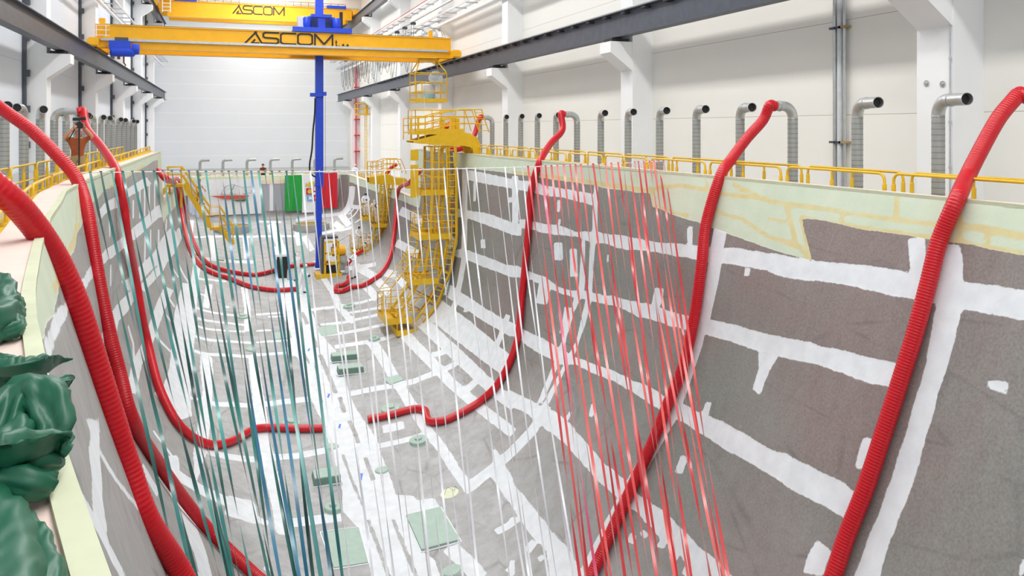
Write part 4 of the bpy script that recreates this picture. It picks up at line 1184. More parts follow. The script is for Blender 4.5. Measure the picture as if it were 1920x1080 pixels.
RB = {'green': [ribbon_material('ribbon_green', (10, 72, 68), (34, 124, 116)), ribbon_material('ribbon_teal', (20, 96, 98), (84, 170, 164))],
      'blue': [ribbon_material('ribbon_blue_green', (20, 92, 118), (52, 132, 168))],
      'white': [ribbon_material('ribbon_white', (214, 216, 222), (234, 236, 240))],
      'red': [ribbon_material('ribbon_red', (196, 28, 40), (222, 70, 72)), ribbon_material('ribbon_coral', (226, 70, 70), (245, 130, 124))],
      'pink': [ribbon_material('ribbon_pink', (226, 72, 120), (240, 150, 160))]}
KNOT = Vector((1.75, 1.4, ZC - 10.6))


def ribbon(px, mt, w, label, group, seed):
    r = random.Random(seed)
    t0 = (px - 960) / FPX
    x = CY * (SN + t0 * CS) / (CS - t0 * SN)
    a = Vector((x, CY, cord_z(x) + .02))
    k = KNOT + Vector((r.uniform(-.2, .2) + max(0, x - 4) * .2 + max(0, .5 - x) * .2, r.uniform(-.4, .6), r.uniform(-.2, .4)))
    sag = float(np.interp(x, (-3, 2, 8, 12), (.9, 1.6, 1.6, 1.2))) * r.uniform(.85, 1.15)
    n = 90
    th = r.uniform(0, PI); rate = r.choice((-1, 1)) * r.uniform(.35, 1.0)
    vs = []; L = (k - a).length
    wob = r.uniform(0, 6)
    C = []
    for i in range(n + 1):
        u = i / n
        C.append(a.lerp(k, u) + Vector((.05 * math.sin(wob + u * 7) * math.sin(PI * u), 0, -4 * sag * u * (1 - u))))
    for i in range(n + 1):
        u = i / n
        d = (C[min(i + 1, n)] - C[max(i - 1, 0)]).normalized()
        s = Vector((1, 0, 0)); s = (s - d * s.dot(d)).normalized(); q = d.cross(s)
        ang = th + rate * u * L + .6 * math.sin(wob + u * L * .5)
        if u < .03: ang = ang
        vs += [C[i] + (s * math.cos(ang) + q * math.sin(ang)) * (w / 2) * f for f in (-1, 1)]
    mb = MB(); mb.add(vs, [(2 * i, 2 * i + 1, 2 * i + 3, 2 * i + 2) for i in range(n)])
    mb.tube([a + Vector((-w / 2, 0, 0)), a + Vector((w / 2, 0, 0))], .013, 6)
    me = mb.mesh('hanging_ribbon', [mt], a, True)
    o = bpy.data.objects.new('hanging_ribbon', me); COL.objects.link(o); o.location = a
    tag(o, label, 'ribbon', group)


GX = [169, 189, 210, 230, 248, 268, 289, 306, 322, 339, 354, 370, 386, 402, 416, 429, 443, 457, 471, 485, 497, 510, 524, 537, 549]
WX = [566, 582, 599, 616, 637, 652, 669, 685, 703, 720, 738, 755, 776, 794, 812, 832, 857, 875, 891, 908, 929, 947, 964, 979]
RX = [990, 1003, 1014, 1023, 1034, 1045, 1057, 1069, 1079, 1089, 1102, 1112, 1123, 1135, 1146, 1159, 1169, 1180, 1190, 1197, 1207, 1218, 1226, 1235, 1244]
BLUE = {14, 16, 18, 20, 22}
for i, px in enumerate(GX):
    if i in BLUE: ribbon(px, RB['blue'][0], 0.056, 'blue-green satin ribbon on the white cord, %s ribbon from its left end' % ORD[i + 1], 'green ribbons', 100 + i)
    else: ribbon(px, RB['green'][(i * 7) % 5 // 3], 0.056, 'green satin ribbon on the white cord, %s ribbon from its left end' % ORD[i + 1], 'green ribbons', 100 + i)
for i, px in enumerate(WX):
    ribbon(px, RB['white'][0], .036, 'white satin ribbon hanging from the white cord, %s white one from the left' % ORD[i + 1], 'white ribbons', 200 + i)
for i, px in enumerate(RX):
    if i == 2: ribbon(px, RB['pink'][0], .062, 'bright pink ribbon hanging beside the red hose among the red ribbons', 'red ribbons', 300 + i)
    else: ribbon(px, RB['red'][(i * 3) % 4 // 2], .054, 'red satin ribbon hanging from the white cord, %s red one from the right end' % ORD[25 - i], 'red ribbons', 300 + i)

# ------------------------------------------------------------------ overhead cranes
LOGO = {  # letters on a 1 x 1 box as strokes
    'A': [[(0, 0), (.16, .22)], [(.21, .3), (.33, .47)], [(.38, .55), (.70, 1.0)], [(.62, 1.0), (1.06, 0)], [(.40, .0), (.86, .0)], [(.42, .02), (.60, .30)]],
    'S': [[(1, .98), (.16, .98), (.02, .86), (.02, .62), (.14, .52), (.88, .48), (1, .38), (1, .14), (.86, .02), (0, .02)]],
    'C': [[(1, .98), (.2, .98), (.03, .84), (.03, .16), (.2, .02), (1, .02)]],
    'O': [[(.55, .98), (.2, .98), (.03, .84), (.03, .16), (.2, .02), (.8, .02)], [(.45, .98), (.8, .98), (.98, .84), (.98, .16), (.85, .05)]],
    'M': [[(.03, 0), (.03, 1), (.52, .12), (.98, 1), (.98, 0)]],
    't': [[(.4, 1), (.4, .1), (.6, .02), (.9, .02)], [(.05, .66), (.9, .66)]],
    '.': [[(.35, .02), (.65, .02)]],
    '4': [[(.7, 0), (.7, 1), (.0, .32), (1, .32)]],
}


def lettering(mb, text, x0, y, z0, h, w, gap, lw, th=.012):
    """flat stroke letters standing on a face looking along -Y"""
    x = x0; k_ = 0
    for c in text:
        ww = w * (1.25 if c == 'M' else .3 if c == '.' else .55 if c in 't4' else 1)
        for st in LOGO[c]:
            for a, b in zip(st[:-1], st[1:]):
                p = Vector((x + a[0] * ww, y, z0 + a[1] * h)); q = Vector((x + b[0] * ww, y, z0 + b[1] * h))
                d = (q - p).normalized() * lw * .35; k_ += 1; p.y -= k_ * .0012; q.y -= k_ * .0012
                mb.beam(p - d, q + d, lw, th, (0, 1, 0))
        x += ww + gap


GY = 51.36
GT, GB = ZC + 6.03, ZC + 4.70
t = thing('bridge_crane', 'near yellow overhead bridge crane spanning the hall with large black lettering', 'bridge crane', (3.7, 53, GB))
gx0, gx1 = -7.05, 14.4
for y, s in ((GY, 1), (54.6, 0)):
    mb = MB()
    mb.prism([(y, GB), (y + .62, GB), (y + .62, GT), (y, GT)], 0, gx0, gx1)
    mb.box((gx0, y - .07, GT - .02), (gx1, y + .69, GT + .035)); mb.box((gx0 + 1.0, y - .07, GB - .03), (gx1 - 1.0, y + .69, GB + .015))
    g = part('girder', mb, M['crane'], t)
    if s:
        mb = MB(); mb.box((gx0 + .3, y - .16, ZC + 5.10), (gx1 - .2, y - .01, ZC + 5.24)); part('cable_rail', mb, M['tray'], g)
        mb = MB(); p = at_Y(460, 92, y - .02); q = at_Y(624, 92, y - .02)
        W5 = q.x - p.x; h = (at_Y(540, 61, y).z - at_Y(540, 89, y).z)
        gap = W5 * .022; w0 = (W5 - 4 * gap) / 5.25
        z0 = ZC + 5.27
        lettering(mb, 'ASCOM', p.x, y - .02, z0, GT - .06 - z0, w0, gap, .105, .02)
        p2 = at_Y(629, 92, y - .02); part('lettering', mb, M['black'], g, label='black crane name lettering'); mb = MB(); lettering(mb, 't.', p2.x, y - .02, z0, .36, .2, .09, .06, .02); lettering(mb, '4.4', p2.x + .42, y - .02, z0, .14, .22, .05, .045, .02)
        part('capacity_mark', mb, M['black'], g, label='small black capacity mark')
    mb = MB(); mb.box((gx0 + .5, y + .24, GT + .03), (gx1 - .5, y + .36, GT + .10)); part('trolley_rail', mb, M['steel'], g)
for x in (XRUN_L, XRUN_R):
    mb = MB(); mb.box((x - .22, GY - .9, ZC + 4.68), (x + .22, 56.2, ZC + 5.2)); mb.box((x - .3, GY - 1.0, ZC + 4.75), (x + .3, GY - .85, ZC + 5.1)); e = part('end_carriage', mb, M['crane'], t)
    for y in (GY - .4, 55.6):
        mb = MB(); mb.lathe([(.17, -.12), (.19, -.1), (.19, .1), (.17, .12)], (x, y, ZC + 4.75), 16, (1, 0, 0)); part('wheel', mb, M['steel'], e, 40)
mb = MB(); xr = gx1
for dx in (0, .5):
    mb.beam((gx0 + .1 + dx, GY - .3, ZC + 5.3), (gx0 + .1 + dx, GY - .3, GT - .05), .04)
for z in (ZC + 5.4, ZC + 5.7, GT - .08): mb.beam((gx0 - .1, GY - .3, z), (gx0 + .8, GY - .3, z), .035)
part('end_ladder', mb, M['white'], t, label='small white ladder frame at the left end')
mb = MB(); mb.box((gx1 - 1.5, GY + .1, GT + .03), (gx1 - 1.25, GY + .4, GT + .5)); mb.box((gx0 + .2, GY + .1, GT + .03), (gx0 + .5, GY + .4, GT + .4)); part('post_box', mb, M['crane'], t)
mb = MB()
for k, dx in enumerate((-1.9, -1.5, -1.35, -2.6)):
    a = Vector((gx1 + dx, GY + .25, GT + .25)); mb.tube([a + Vector((-.5 * math.cos(q), 0, .55 * math.sin(q) * (1 - .1 * k))) + Vector((.5 * q / PI, 0, 0)) for q in np.linspace(0, PI, 8)], .013, 5)
part('loose_cable', mb, M['dark'], t, 60)

# blue trolley with the tall mast, running on the near crane
tx = at_Y(599, 60, 53.0).x
t = thing('mast_trolley', 'bright blue trolley with motors carrying the tall blue mast on the near crane', 'crane trolley', (tx, 53.2, GT))
mb = MB(); mb.box((tx - 1.75, GY - .1, GT + .1), (tx + 1.75, 55.3, GT + .32)); mb.box((tx - 1.85, GY - .18, GT + .06), (tx + 1.85, GY - .02, GT + .36)); part('frame', mb, M['blue'], t)
mb = MB(); mb.box((tx - .85, 51.9, GT + .32), (tx + .85, 52.7, GT + 1.15)); mb.box((tx - .65, 51.8, GT + 1.1), (tx + .65, 52.7, GT + 1.3)); part('drive_housing', mb, M['blue'], t)
for s in (-1, 1):
    mb = MB(); mb.lathe([(0, -.35), (.26, -.33), (.3, -.2), (.3, .25), (.24, .36), (0, .38)], (tx + s * .95, 51.9, GT + .72), 16, (0, 0, 1)); part('motor', mb, M['blue'], t, 40)
    mb = MB()
    for k in range(6): mb.box((tx + s * .45 - .22, 51.76, GT + .42 + k * .11), (tx + s * .45 + .22, 51.8, GT + .47 + k * .11))
    part('grille', mb, M['dark'], t)
mb = MB(); mb.box((tx - 1.5, 51.7, GT + .35), (tx - 1.0, 52.2, GT + 1.1)); part('control_box', mb, M['lamp'], t, label='white control box')
mb = MB(); mb.box((tx + 1.15, 51.8, GT + .3), (tx + 1.35, 52.0, GT + 1.5)); part('arm_box', mb, M['dark'], t)
mb = MB(); zj = at_Y(598, 347, 53.2).z
mb.box((tx - .25, 52.95, zj), (tx + .25, 53.45, ZTOP - 4)); mb.box((tx - .29, 52.92, zj - .05), (tx + .29, 53.48, zj + .03)); part('mast', mb, M['blue'], t, label='tall blue square mast')
mb = MB(); fz = floor_at(tx - .03, 53.2)[0].z
mb.box((tx - .22, 53.0, fz + .25), (tx + .16, 53.4, zj)); mb.box((tx - .26, 52.96, fz + .18), (tx + .22, 53.44, fz + .5)); part('mast_extension', mb, M['blue'], t, label='lower telescopic section of the blue mast')
mb = MB(); zb = at_Y(598, 178, 52.9).z; mb.box((tx - .62, 52.75, zb - .12), (tx + .25, 52.95, zb + .12)); mb.box((tx + .2, 52.7, zb - .05), (tx + .42, 52.9, zb + .2)); part('cable_bracket', mb, M['blue'], t)
mb = MB(); c = [at_Y(a, b, 52.8) for a, b in ((591, 184), (590, 215), (587, 245), (585, 280), (581, 305), (581, 320), (585, 328), (592, 332))]; mb.tube(spline(c, .2), .055, 8); part('hanging_cable', mb, M['dark'], t, 60)
mb = MB(); mb.beam((tx + .36, 52.85, fz + 3.2), (tx + .36, 52.85, zb + .1), .02); part('guide_wire', mb, M['steel'], t)

# blue rope hoist under the left end of the near crane
hx = at_Y(229, 96, 50.9).x
t = thing('rope_hoist', 'blue electric hoist with a hook hanging at the left end of the near crane', 'hoist', (hx, 50.9, ZC + 4.1))
mb = MB(); mb.box((hx - .65, 50.5, ZC + 4.55), (hx + .45, 51.15, ZC + 5.05)); mb.lathe([(.2, -.7), (.28, -.6), (.28, .5), (.2, .6)], (hx + .1, 50.7, ZC + 4.42), 16, (1, 0, 0)); part('housing', mb, M['blue'], t)
mb = MB(); mb.lathe([(0, -.1), (.3, -.08), (.34, 0), (.3, .3), (0, .32)], (hx + .62, 50.75, ZC + 4.6), 16, (1, 0, 0)); part('motor', mb, M['blue'], t, 40)
mb = MB(); mb.box((hx - .4, 51.0, ZC + 5.0), (hx + .3, 51.2, ZC + 5.3)); part('hanger', mb, M['steel'], t)
mb = MB(); mb.box((hx - .25, 50.75, ZC + 4.0), (hx - .1, 50.9, ZC + 4.4)); mb.tube([Vector((hx + .1, 50.8, ZC + 4.3)), Vector((hx + .1, 50.8, ZC + 3.8)), Vector((hx + .2, 50.8, ZC + 3.65)), Vector((hx + .1, 50.8, ZC + 3.55)), Vector((hx, 50.8, ZC + 3.65))], .045, 8); part('hook', mb, M['orange'], t)

# upper crane far back
UY = 94.0
t = thing('bridge_crane', 'far yellow overhead bridge crane high up near the end wall', 'bridge crane', (3.7, UY, ZC + 12.3))
for y, s in ((UY, 1), (UY + 3, 0)):
    mb = MB(); mb.prism([(y, ZC + 12.75), (y + .8, ZC + 12.75), (y + .8, ZC + 14.0), (y, ZC + 14.0)], 0, gx0 + .4, gx1 - .2); mb.box((gx0 + .4, y - .1, ZC + 13.97), (gx1 - .2, y + .9, ZC + 14.05)); mb.box((gx0 + 1.2, y - .1, ZC + 12.25), (gx1 - 1, y + .9, ZC + 12.8))
    g = part('girder', mb, M['crane'], t)
    if s:
        mb = MB(); p = at_Y(437, 37, y - .02); q = at_Y(533, 37, y - .02); W5 = q.x - p.x; w0 = W5 * .912 / 5.25; lettering(mb, 'ASCOM', p.x, y - .02, ZC + 12.92, .92, w0, W5 * .022, .13, .02); part('lettering', mb, M['black'], g, label='black lettering')
for x in (XRUN_L, XRUN_R):
    mb = MB(); mb.box((x - .25, UY - 1, ZC + 13.3), (x + .25, UY + 4.6, ZC + 13.9)); part('end_carriage', mb, M['crane'], t)
mb = MB()
for k in range(24):
    x = gx0 + 1 + k * .85; mb.beam((x, UY + .4, ZC + 14.05), (x, UY + .4, ZC + 14.65), .05)
mb.beam((gx0 + 1, UY + .4, ZC + 14.62), (gx1 - 1, UY + .4, ZC + 14.62), .05); mb.beam((gx0 + 1, UY + .4, ZC + 14.35), (gx1 - 1, UY + .4, ZC + 14.35), .04)
part('walkway_rail', mb, M['steel'], t)
mb = MB(); mb.box((gx0 + 1.9, UY - .2, ZC + 14.0), (gx0 + 4.2, UY + .6, ZC + 14.5)); part('blue_drive', mb, M['blue'], t); mb = MB(); mb.box((11.3, UY - .2, ZC + 14.0), (13.5, UY + .6, ZC + 14.35)); part('blue_drive', mb, M['blue'], t)
mb = MB()
for x in (-6.3, -5.5): mb.beam((x, UY - .6, ZC + 12.6), (x, UY - .6, ZC + 14.6), .09)
for k in range(5): mb.beam((-6.3, UY - .6, ZC + 12.8 + .4 * k), (-5.5, UY - .6, ZC + 12.8 + .4 * k), .07)
part('end_ladder', mb, M['white'], t, label='white ladder frame at its left end')

# yellow man basket under the right end of the near crane
bx0, bx1 = at_Y(778, 190, 51.2).x, at_Y(837, 190, 51.2).x
zb0 = at_Y(808, 192, 51.2).z; zb1 = at_Y(808, 130, 51.2).z
t = thing('man_basket', 'yellow man basket hanging under the right end of the near crane', 'basket', ((bx0 + bx1) / 2, 51.9, zb0))
mb = MB(); mb.box((bx0, 51.1, zb0), (bx1, 52.7, zb0 + .1)); mb.box((bx0, 51.08, zb0), (bx1, 51.12, zb0 + .25)); mb.box((bx0, 52.68, zb0), (bx1, 52.72, zb0 + .25)); part('floor_pan', mb, M['yellow'], t)
for x in (bx0, bx0 + .45, bx1 - .45, bx1):
    for y in (51.1, 52.7):
        mb = MB(); top = zb0 + 1.95 if x in (bx0, bx1) else zb0 + 1.4
        mb.tube([Vector((x, y, zb0)), Vector((x, y, top))], .035, 6); part('post', mb, M['yellow'], t)
for z in (zb0 + .7, zb0 + 1.35, zb0 + 1.95):
    mb = MB(); mb.tube([Vector(p) for p in ((bx0, 51.1, z), (bx1, 51.1, z), (bx1, 52.7, z), (bx0, 52.7, z), (bx0, 51.1, z))], .035, 6); part('rail', mb, M['yellow'], t)
mb = MB(); zc = GB - .02
for y in (51.1, 52.7):
    mb.tube([Vector((bx0, y, zb0 + 1.9)), Vector((bx0 + .1, y, zb1 - .1)), Vector((bx0 + .5, 51.9, zc))], .045, 6); mb.tube([Vector((bx1, y, zb0 + 1.9)), Vector((bx1 - .1, y, zb1 - .1)), Vector((bx1 - .6, 51.9, zc))], .045, 6)
mb.box((bx0 + .35, 51.6, zc - .15), (bx1 - .4, 52.2, zc)); part('hanger', mb, M['yellow'], t)
mb = MB(); mb.tube([Vector((bx0 + .6, 51.05, zb0 + .4)), Vector((bx0 + .62, 51.0, zb0 - 1.9))], .012, 5); part('hanging_line', mb, M['cordm'], t)
cx = at_Y(817, 147, 51.3)
t = thing('round_fan', 'round grey ventilator fan fixed to the upper part of the man basket', 'fan', tuple(cx))
mb = MB(); mb.lathe([(.40, -.1), (.47, -.1), (.49, 0), (.47, .1), (.40, .1), (.42, 0)], cx, 28, (0, 1, 0)); part('fan_ring', mb, M['lamp'], t, 40)
mb = MB()
for k in range(6):
    a = k * PI / 3; mb.beam(cx + Vector((math.cos(a) * .08, .0, math.sin(a) * .08)), cx + Vector((math.cos(a) * .42, 0, math.sin(a) * .42)), .13, .02, (.3, 1, 0))
part('blade', mb, M['tray'], t)
mb = MB(); mb.lathe([(0, -.12), (.1, -.1), (.12, .1), (0, .12)], cx, 14, (0, 1, 0)); part('hub', mb, M['lamp'], t, 40)
mb = MB()
for r in (.16, .25, .34, .43): mb.tube([cx + Vector((math.cos(a) * r, -.13, math.sin(a) * r)) for a in np.linspace(0, 2 * PI, 25)], .008, 4)
for k in range(8): a = k * PI / 4; mb.beam(cx + Vector((0, -.13, 0)), cx + Vector((math.cos(a) * .46, -.12, math.sin(a) * .46)), .012)
part('guard_grille', mb, M['tray'], t)
cx = (at_Y(806, 178, 51.7).x, 51.9, zb0 + .1)
t = thing('plastic_drum', 'white and pale blue drum standing inside the man basket', 'drum', cx)
mb = MB(); mb.lathe([(0, 0), (.36, 0), (.4, .05), (.4, .5)], cx, 24); part('lower_half', mb, mat('pale_blue_plastic', (150, 196, 216), .4), t, 40, 'pale blue lower half')
mb = MB(); mb.lathe([(.4, .5), (.41, .52), (.4, 1.05), (.34, 1.1), (0, 1.1)], cx, 24); part('upper_half', mb, M['lamp'], t, 40)

# festoon cable along the right wall, in loops
t = thing('festoon_cable', 'black festoon cable hanging in loops from its track on the right wall', 'cable', (14.9, 86, ZC + 8.5))
zf = ZC + 8.55
ys_ = [64 + 3.2 * k for k in range(14)]
for k, (a, b) in enumerate(zip(ys_[:-1], ys_[1:])):
    dr = random.Random(k).uniform(2.8, 4.6)
    for q in (0, 1):
        mb = MB(); mb.tube([Vector((14.75 - .2 * q, a + (b - a) * (.5 - .5 * math.cos(u) * (1 - .35 * math.sin(u / 1.0) ** 2)), zf - dr * (1 - .12 * q) * math.sin(u) ** .8)) for u in np.linspace(0.001, PI - .001, 18)], .02, 5); part('loop', mb, M['dark'], t, 60)
    mb = MB(); mb.box((14.5, a - .15, zf), (14.9, a + .15, zf + .2)); part('carrier', mb, M['steel'], t)
mb = MB(); mb.box((14.6, 30, zf + .2), (14.75, 108, zf + .32)); part('track', mb, M['tray'], t)


def cable_tray(x0, x1, z, y0, y1, label):
    t = thing('cable_tray', label, 'cable tray', ((x0 + x1) / 2, (y0 + y1) / 2, z))
    mb = MB(); mb.box((x0, y0, z), (x0 + .05, y1, z + .14)); part('side_rail', mb, M['tray'], t)
    mb = MB(); mb.box((x1 - .05, y0, z), (x1, y1, z + .14)); part('side_rail', mb, M['tray'], t)
    c0 = None
    for k in range(int((y1 - y0) / 2.4)):
        y = y0 + 1 + 2.4 * k
        if c0 is None:
            mb = MB(); mb.box((min(x0, x1) - .05, y, z - .07), (max(x0, x1) + .05, y + .12, z)); c0 = part('bracket', mb, M['tray'], t)
        else:
            c = c0.copy(); COL.objects.link(c); c.parent = t; c.location = (0, 2.4 * k, 0)
    return t


cable_tray(14.3, 15.0, ZC + 7.95, 20, 109, 'galvanised cable tray on brackets high on the right wall')
cable_tray(13.5, 14.0, ZC + 8.85, 20, 109, 'outer bracket tray carrying the busbar high on the right wall')
cable_tray(-7.45, -6.7, ZC + 8.3, 14, 109, 'galvanised cable tray on brackets high on the left wall')
mb = MB(); mb.tube([Vector((14.85, 18, ZC + 7.5)), Vector((14.85, 109, ZC + 7.5))], .13, 12); single('white_pipe', mb, M['white'], 'white horizontal pipe running below the cable tray on the right wall', 'pipe', None, 60)
mb = MB(); mb.tube([Vector((-7.3, 14, ZC + 7.9)), Vector((-7.3, 109, ZC + 7.9))], .12, 12); single('white_pipe', mb, M['white'], 'white horizontal pipe running below the cable tray on the left wall', 'pipe', None, 60)
mb = MB(); mb.tube([Vector((13.6, 20, ZC + 9.15)), Vector((13.6, 109, ZC + 9.15))], .03, 6); single('busbar', mb, M['red'], 'thin red busbar line along the bracket tray on the right wall', 'busbar', None, 60)
# vertical conduits on the right wall
for nm, px, r in (('left thin', 1566, .055), ('middle thick', 1575.5, .075), ('right thin', 1584, .045)):
    y = 15.85 / ratio(px)
    t = thing('wall_conduit', nm + ' one of three grey conduits running up the right wall', 'conduit', (15.84, y, ZG), 'three wall conduits')
    mb = MB(); mb.tube([Vector((15.84, y, ZG)), Vector((15.84, y, ZTOP - .1))], r, 12); part('pipe', mb, M['galv'] if r < .07 else M['lamp'], t, 60)
    for z in (ZC - .42, ZC + 2.72, ZC + 5.8):
        mb = MB(); mb.box((15.74, y - .12, z), (15.955, y + .12, z + .06)); part('clip', mb, M['khaki'] if r < .05 else M['steel'], t)
for k, (px, r) in enumerate(((667.5, .16),)):
    y = 15.5 / ratio(px); t = thing('sprinkler_pipe', 'thin red vertical pipe on the right wall near the far corner', 'pipe', (15.5, y, ZC - 5.3))
    mb = MB(); mb.tube([Vector((15.5, y, ZC - 5.3)), Vector((15.5, y, ZC + 8))], .12, 10); part('pipe', mb, mat('faded_red', (214, 110, 120), .5), t, 60)
    for z in (-3, -1, 1, 3, 5):
        mb = MB(); mb.box((15.3, y - .3, ZC + z), (15.95, y + .3, ZC + z + .15)); part('clamp', mb, M['red'], t)
y = 15.3 / ratio(686)
t = thing('wall_ladder', 'tall yellow ladder with a small platform on the far right wall', 'ladder', (15.3, y, ZC - 5.3))
for s in (-.28, .28):
    mb = MB(); mb.beam((15.3, y + s * 2.2, ZC - 5.3), (15.3, y + s * 2.2, ZC + 2.0), .07); part('stringer', mb, M['yellow'], t)
mb = MB(); mb.beam((15.3, y - .6, ZC - 5.0), (15.3, y + .6, ZC - 5.0), .05); r0 = part('rung', mb, M['yellow'], t)
for k in range(1, 18):
    c = r0.copy(); COL.objects.link(c); c.parent = t; c.location = (0, 0, .4 * k)
mb = MB(); mb.box((14.2, y - .9, ZC + 1.5), (15.9, y + .9, ZC + 1.65)); part('platform', mb, M['yellow'], t)
mb = MB()
for z in (2.2, 2.8): mb.tube([Vector((15.6, y - .85, ZC + z)), Vector((14.2, y - .85, ZC + z)), Vector((14.2, y + .85, ZC + z)), Vector((15.6, y + .85, ZC + z))], .04, 6)
for q in ((14.2, -.85), (14.2, .85), (14.9, -.85)): mb.tube([Vector((q[0], y + q[1], ZC + 1.6)), Vector((q[0], y + q[1], ZC + 2.8))], .04, 6)
part('platform_rail', mb, M['yellow'], t)
mb = MB(); mb.box((15.25, y - .25, ZC + 1.6), (15.5, y + .25, ZC + 3.9)); part('ladder_top', mb, M['yellow'], t)


# ------------------------------------------------------------------ yellow laminating towers hanging over the right rim
def deck(t, x0, x1, y0, y1, z, rails=('in', 'near', 'far'), h=1.05, yl=M['yellow']):
    mb = MB(); mb.box((x0, y0, z - .06), (x1, y1, z)); mb.box((x0, y0 - .02, z - .16), (x1, y0, z + .12)); mb.box((x0, y1, z - .16), (x1, y1 + .02, z + .12)); mb.box((x0 - .02, y0, z - .16), (x0, y1, z + .12))
    p = part('platform', mb, yl, t)
    mb = MB()
    C = {'in': ((x0, y0), (x0, y1)), 'near': ((x0, y0), (x1, y0)), 'far': ((x0, y1), (x1, y1)), 'out': ((x1, y0), (x1, y1))}
    for k in rails:
        a, b = C[k]
        for q in (.38, .7, 1.0): mb.tube([Vector((a[0], a[1], z + h * q)), Vector((b[0], b[1], z + h * q))], .02, 5)
        for q in (0, .5, 1): x, y = a[0] + (b[0] - a[0]) * q, a[1] + (b[1] - a[1]) * q; mb.tube([Vector((x, y, z)), Vector((x, y, z + h))], .022, 5)
    if rails: part('platform_rail', mb, yl, p)
    return p


def lattice(t, name, A, B, y0, y1, every=.75, w=.11):
    """two bent stringers A (outer) and B (inner) in the planes y0 and y1, braced"""
    for y in (y0, y1):
        for ln in (A, B):
            mb = MB()
            for p, q in zip(ln[:-1], ln[1:]): mb.beam((p[0], y, p[1]), (q[0], y, q[1]), w, w, (0, 1, 0))
            part('stringer', mb, M['yellow'], t)
    def samp(ln, u):
        P = np.array(ln); L = np.concatenate([[0], np.cumsum(np.linalg.norm(np.diff(P, axis=0), axis=1))]); return np.array([np.interp(u * L[-1], L, P[:, 0]), np.interp(u * L[-1], L, P[:, 1])])
    L = sum(math.hypot(q[0] - p[0], q[1] - p[1]) for p, q in zip(A[:-1], A[1:])); n = int(L / every)
    for k in range(n + 1):
        a, b = samp(A, k / n), samp(B, k / n)
        mb = MB()
        for y in (y0, y1): mb.beam((a[0], y, a[1]), (b[0], y, b[1]), .05)
        mb.beam((a[0], y0, a[1]), (a[0], y1, a[1]), .05); mb.beam((b[0], y0, b[1]), (b[0], y1, b[1]), .05)
        if k < n:
            c = samp(B, (k + 1) / n)
            mb.beam((a[0], y1, a[1]), (c[0], y1, c[1]), .04)
        part('cross_brace', mb, M['yellow'], t)


def side_ladder(t, ln, y, w=.42, step=.3):
    """climbing ladder following a bent line in the plane y"""
    for off in (-w / 2, w / 2):
        mb = MB()
        for p, q in zip(ln[:-1], ln[1:]):
            d = Vector((q[0] - p[0], 0, q[1] - p[1])).normalized(); nrm = Vector((d.z, 0, -d.x))
            mb.beam(Vector((p[0], y, p[1])) + nrm * off, Vector((q[0], y, q[1])) + nrm * off, .06, .09, (0, 1, 0))
        part('ladder_stringer', mb, M['yellow'], t)
    for p, q in zip(ln[:-1], ln[1:]):
        d = Vector((q[0] - p[0], 0, q[1] - p[1])); L = d.length; d.normalize(); nrm = Vector((d.z, 0, -d.x))
        for k in range(int(L / step)):
            c = Vector((p[0], y, p[1])) + d * (step * (k + .5)); mb = MB(); mb.beam(c - nrm * w / 2, c + nrm * w / 2, .045); part('ladder_rung', mb, M['yellow'], t)


def tower(label, yc, rim_x, boom, A, B, lad, decks, hw=.75):
    t = thing('laminating_tower', label, 'access tower', (A[-1][0], yc, A[-1][1]))
    y0, y1 = yc - hw, yc + hw
    lattice(t, 'mast', A, B, y0, y1)
    side_ladder(t, lad, y0 - .12)
    for q, w, ys in ((.28, .07, (y0, y1)), (.5, .13, (y0 + .35,)), (.72, .07, (y0, y1))):      # upright tubes and plates between the stringers
        for y in ys:
            ln = [(a[0] + (b[0] - a[0]) * q, a[1] + (b[1] - a[1]) * q) for a, b in zip(A[:4], B[:4])]
            mb = MB()
            for p_, r_ in zip(ln[:-1], ln[1:]): mb.beam((p_[0], y, p_[1]), (r_[0], y, r_[1]), w, w, (0, 1, 0))
            part('upright', mb, M['yellow'], t)
    side_ladder(t, [(a[0] + (b[0] - a[0]) * .62, a[1] + (b[1] - a[1]) * .62) for a, b in zip(A[:3], B[:3])], y0 + .55, .36)
    for y in (y0 - .1, y1):
        mb = MB(); mb.prism(boom, 1, y, y + .1); part('boom_plate', mb, M['yellow'], t)
    mb = MB(); n = len(boom) // 2; xs = [p[0] for p in boom]
    top = boom[:n]
    for p, q in zip(top[:-1], top[1:]):
        mb.add([(p[0], y0, p[1]), (p[0], y1, p[1]), (q[0], y1, q[1]), (q[0], y0, q[1])], [(0, 1, 2, 3)])
    part('boom_cover', mb, M['yellow'], t)
    for d in decks: deck(t, d[0], d[1], y0 + d[3] if len(d) > 3 else y0, y1 + d[4] if len(d) > 4 else y1, d[2], d[5] if len(d) > 5 else ('in', 'near', 'far'))
    return t


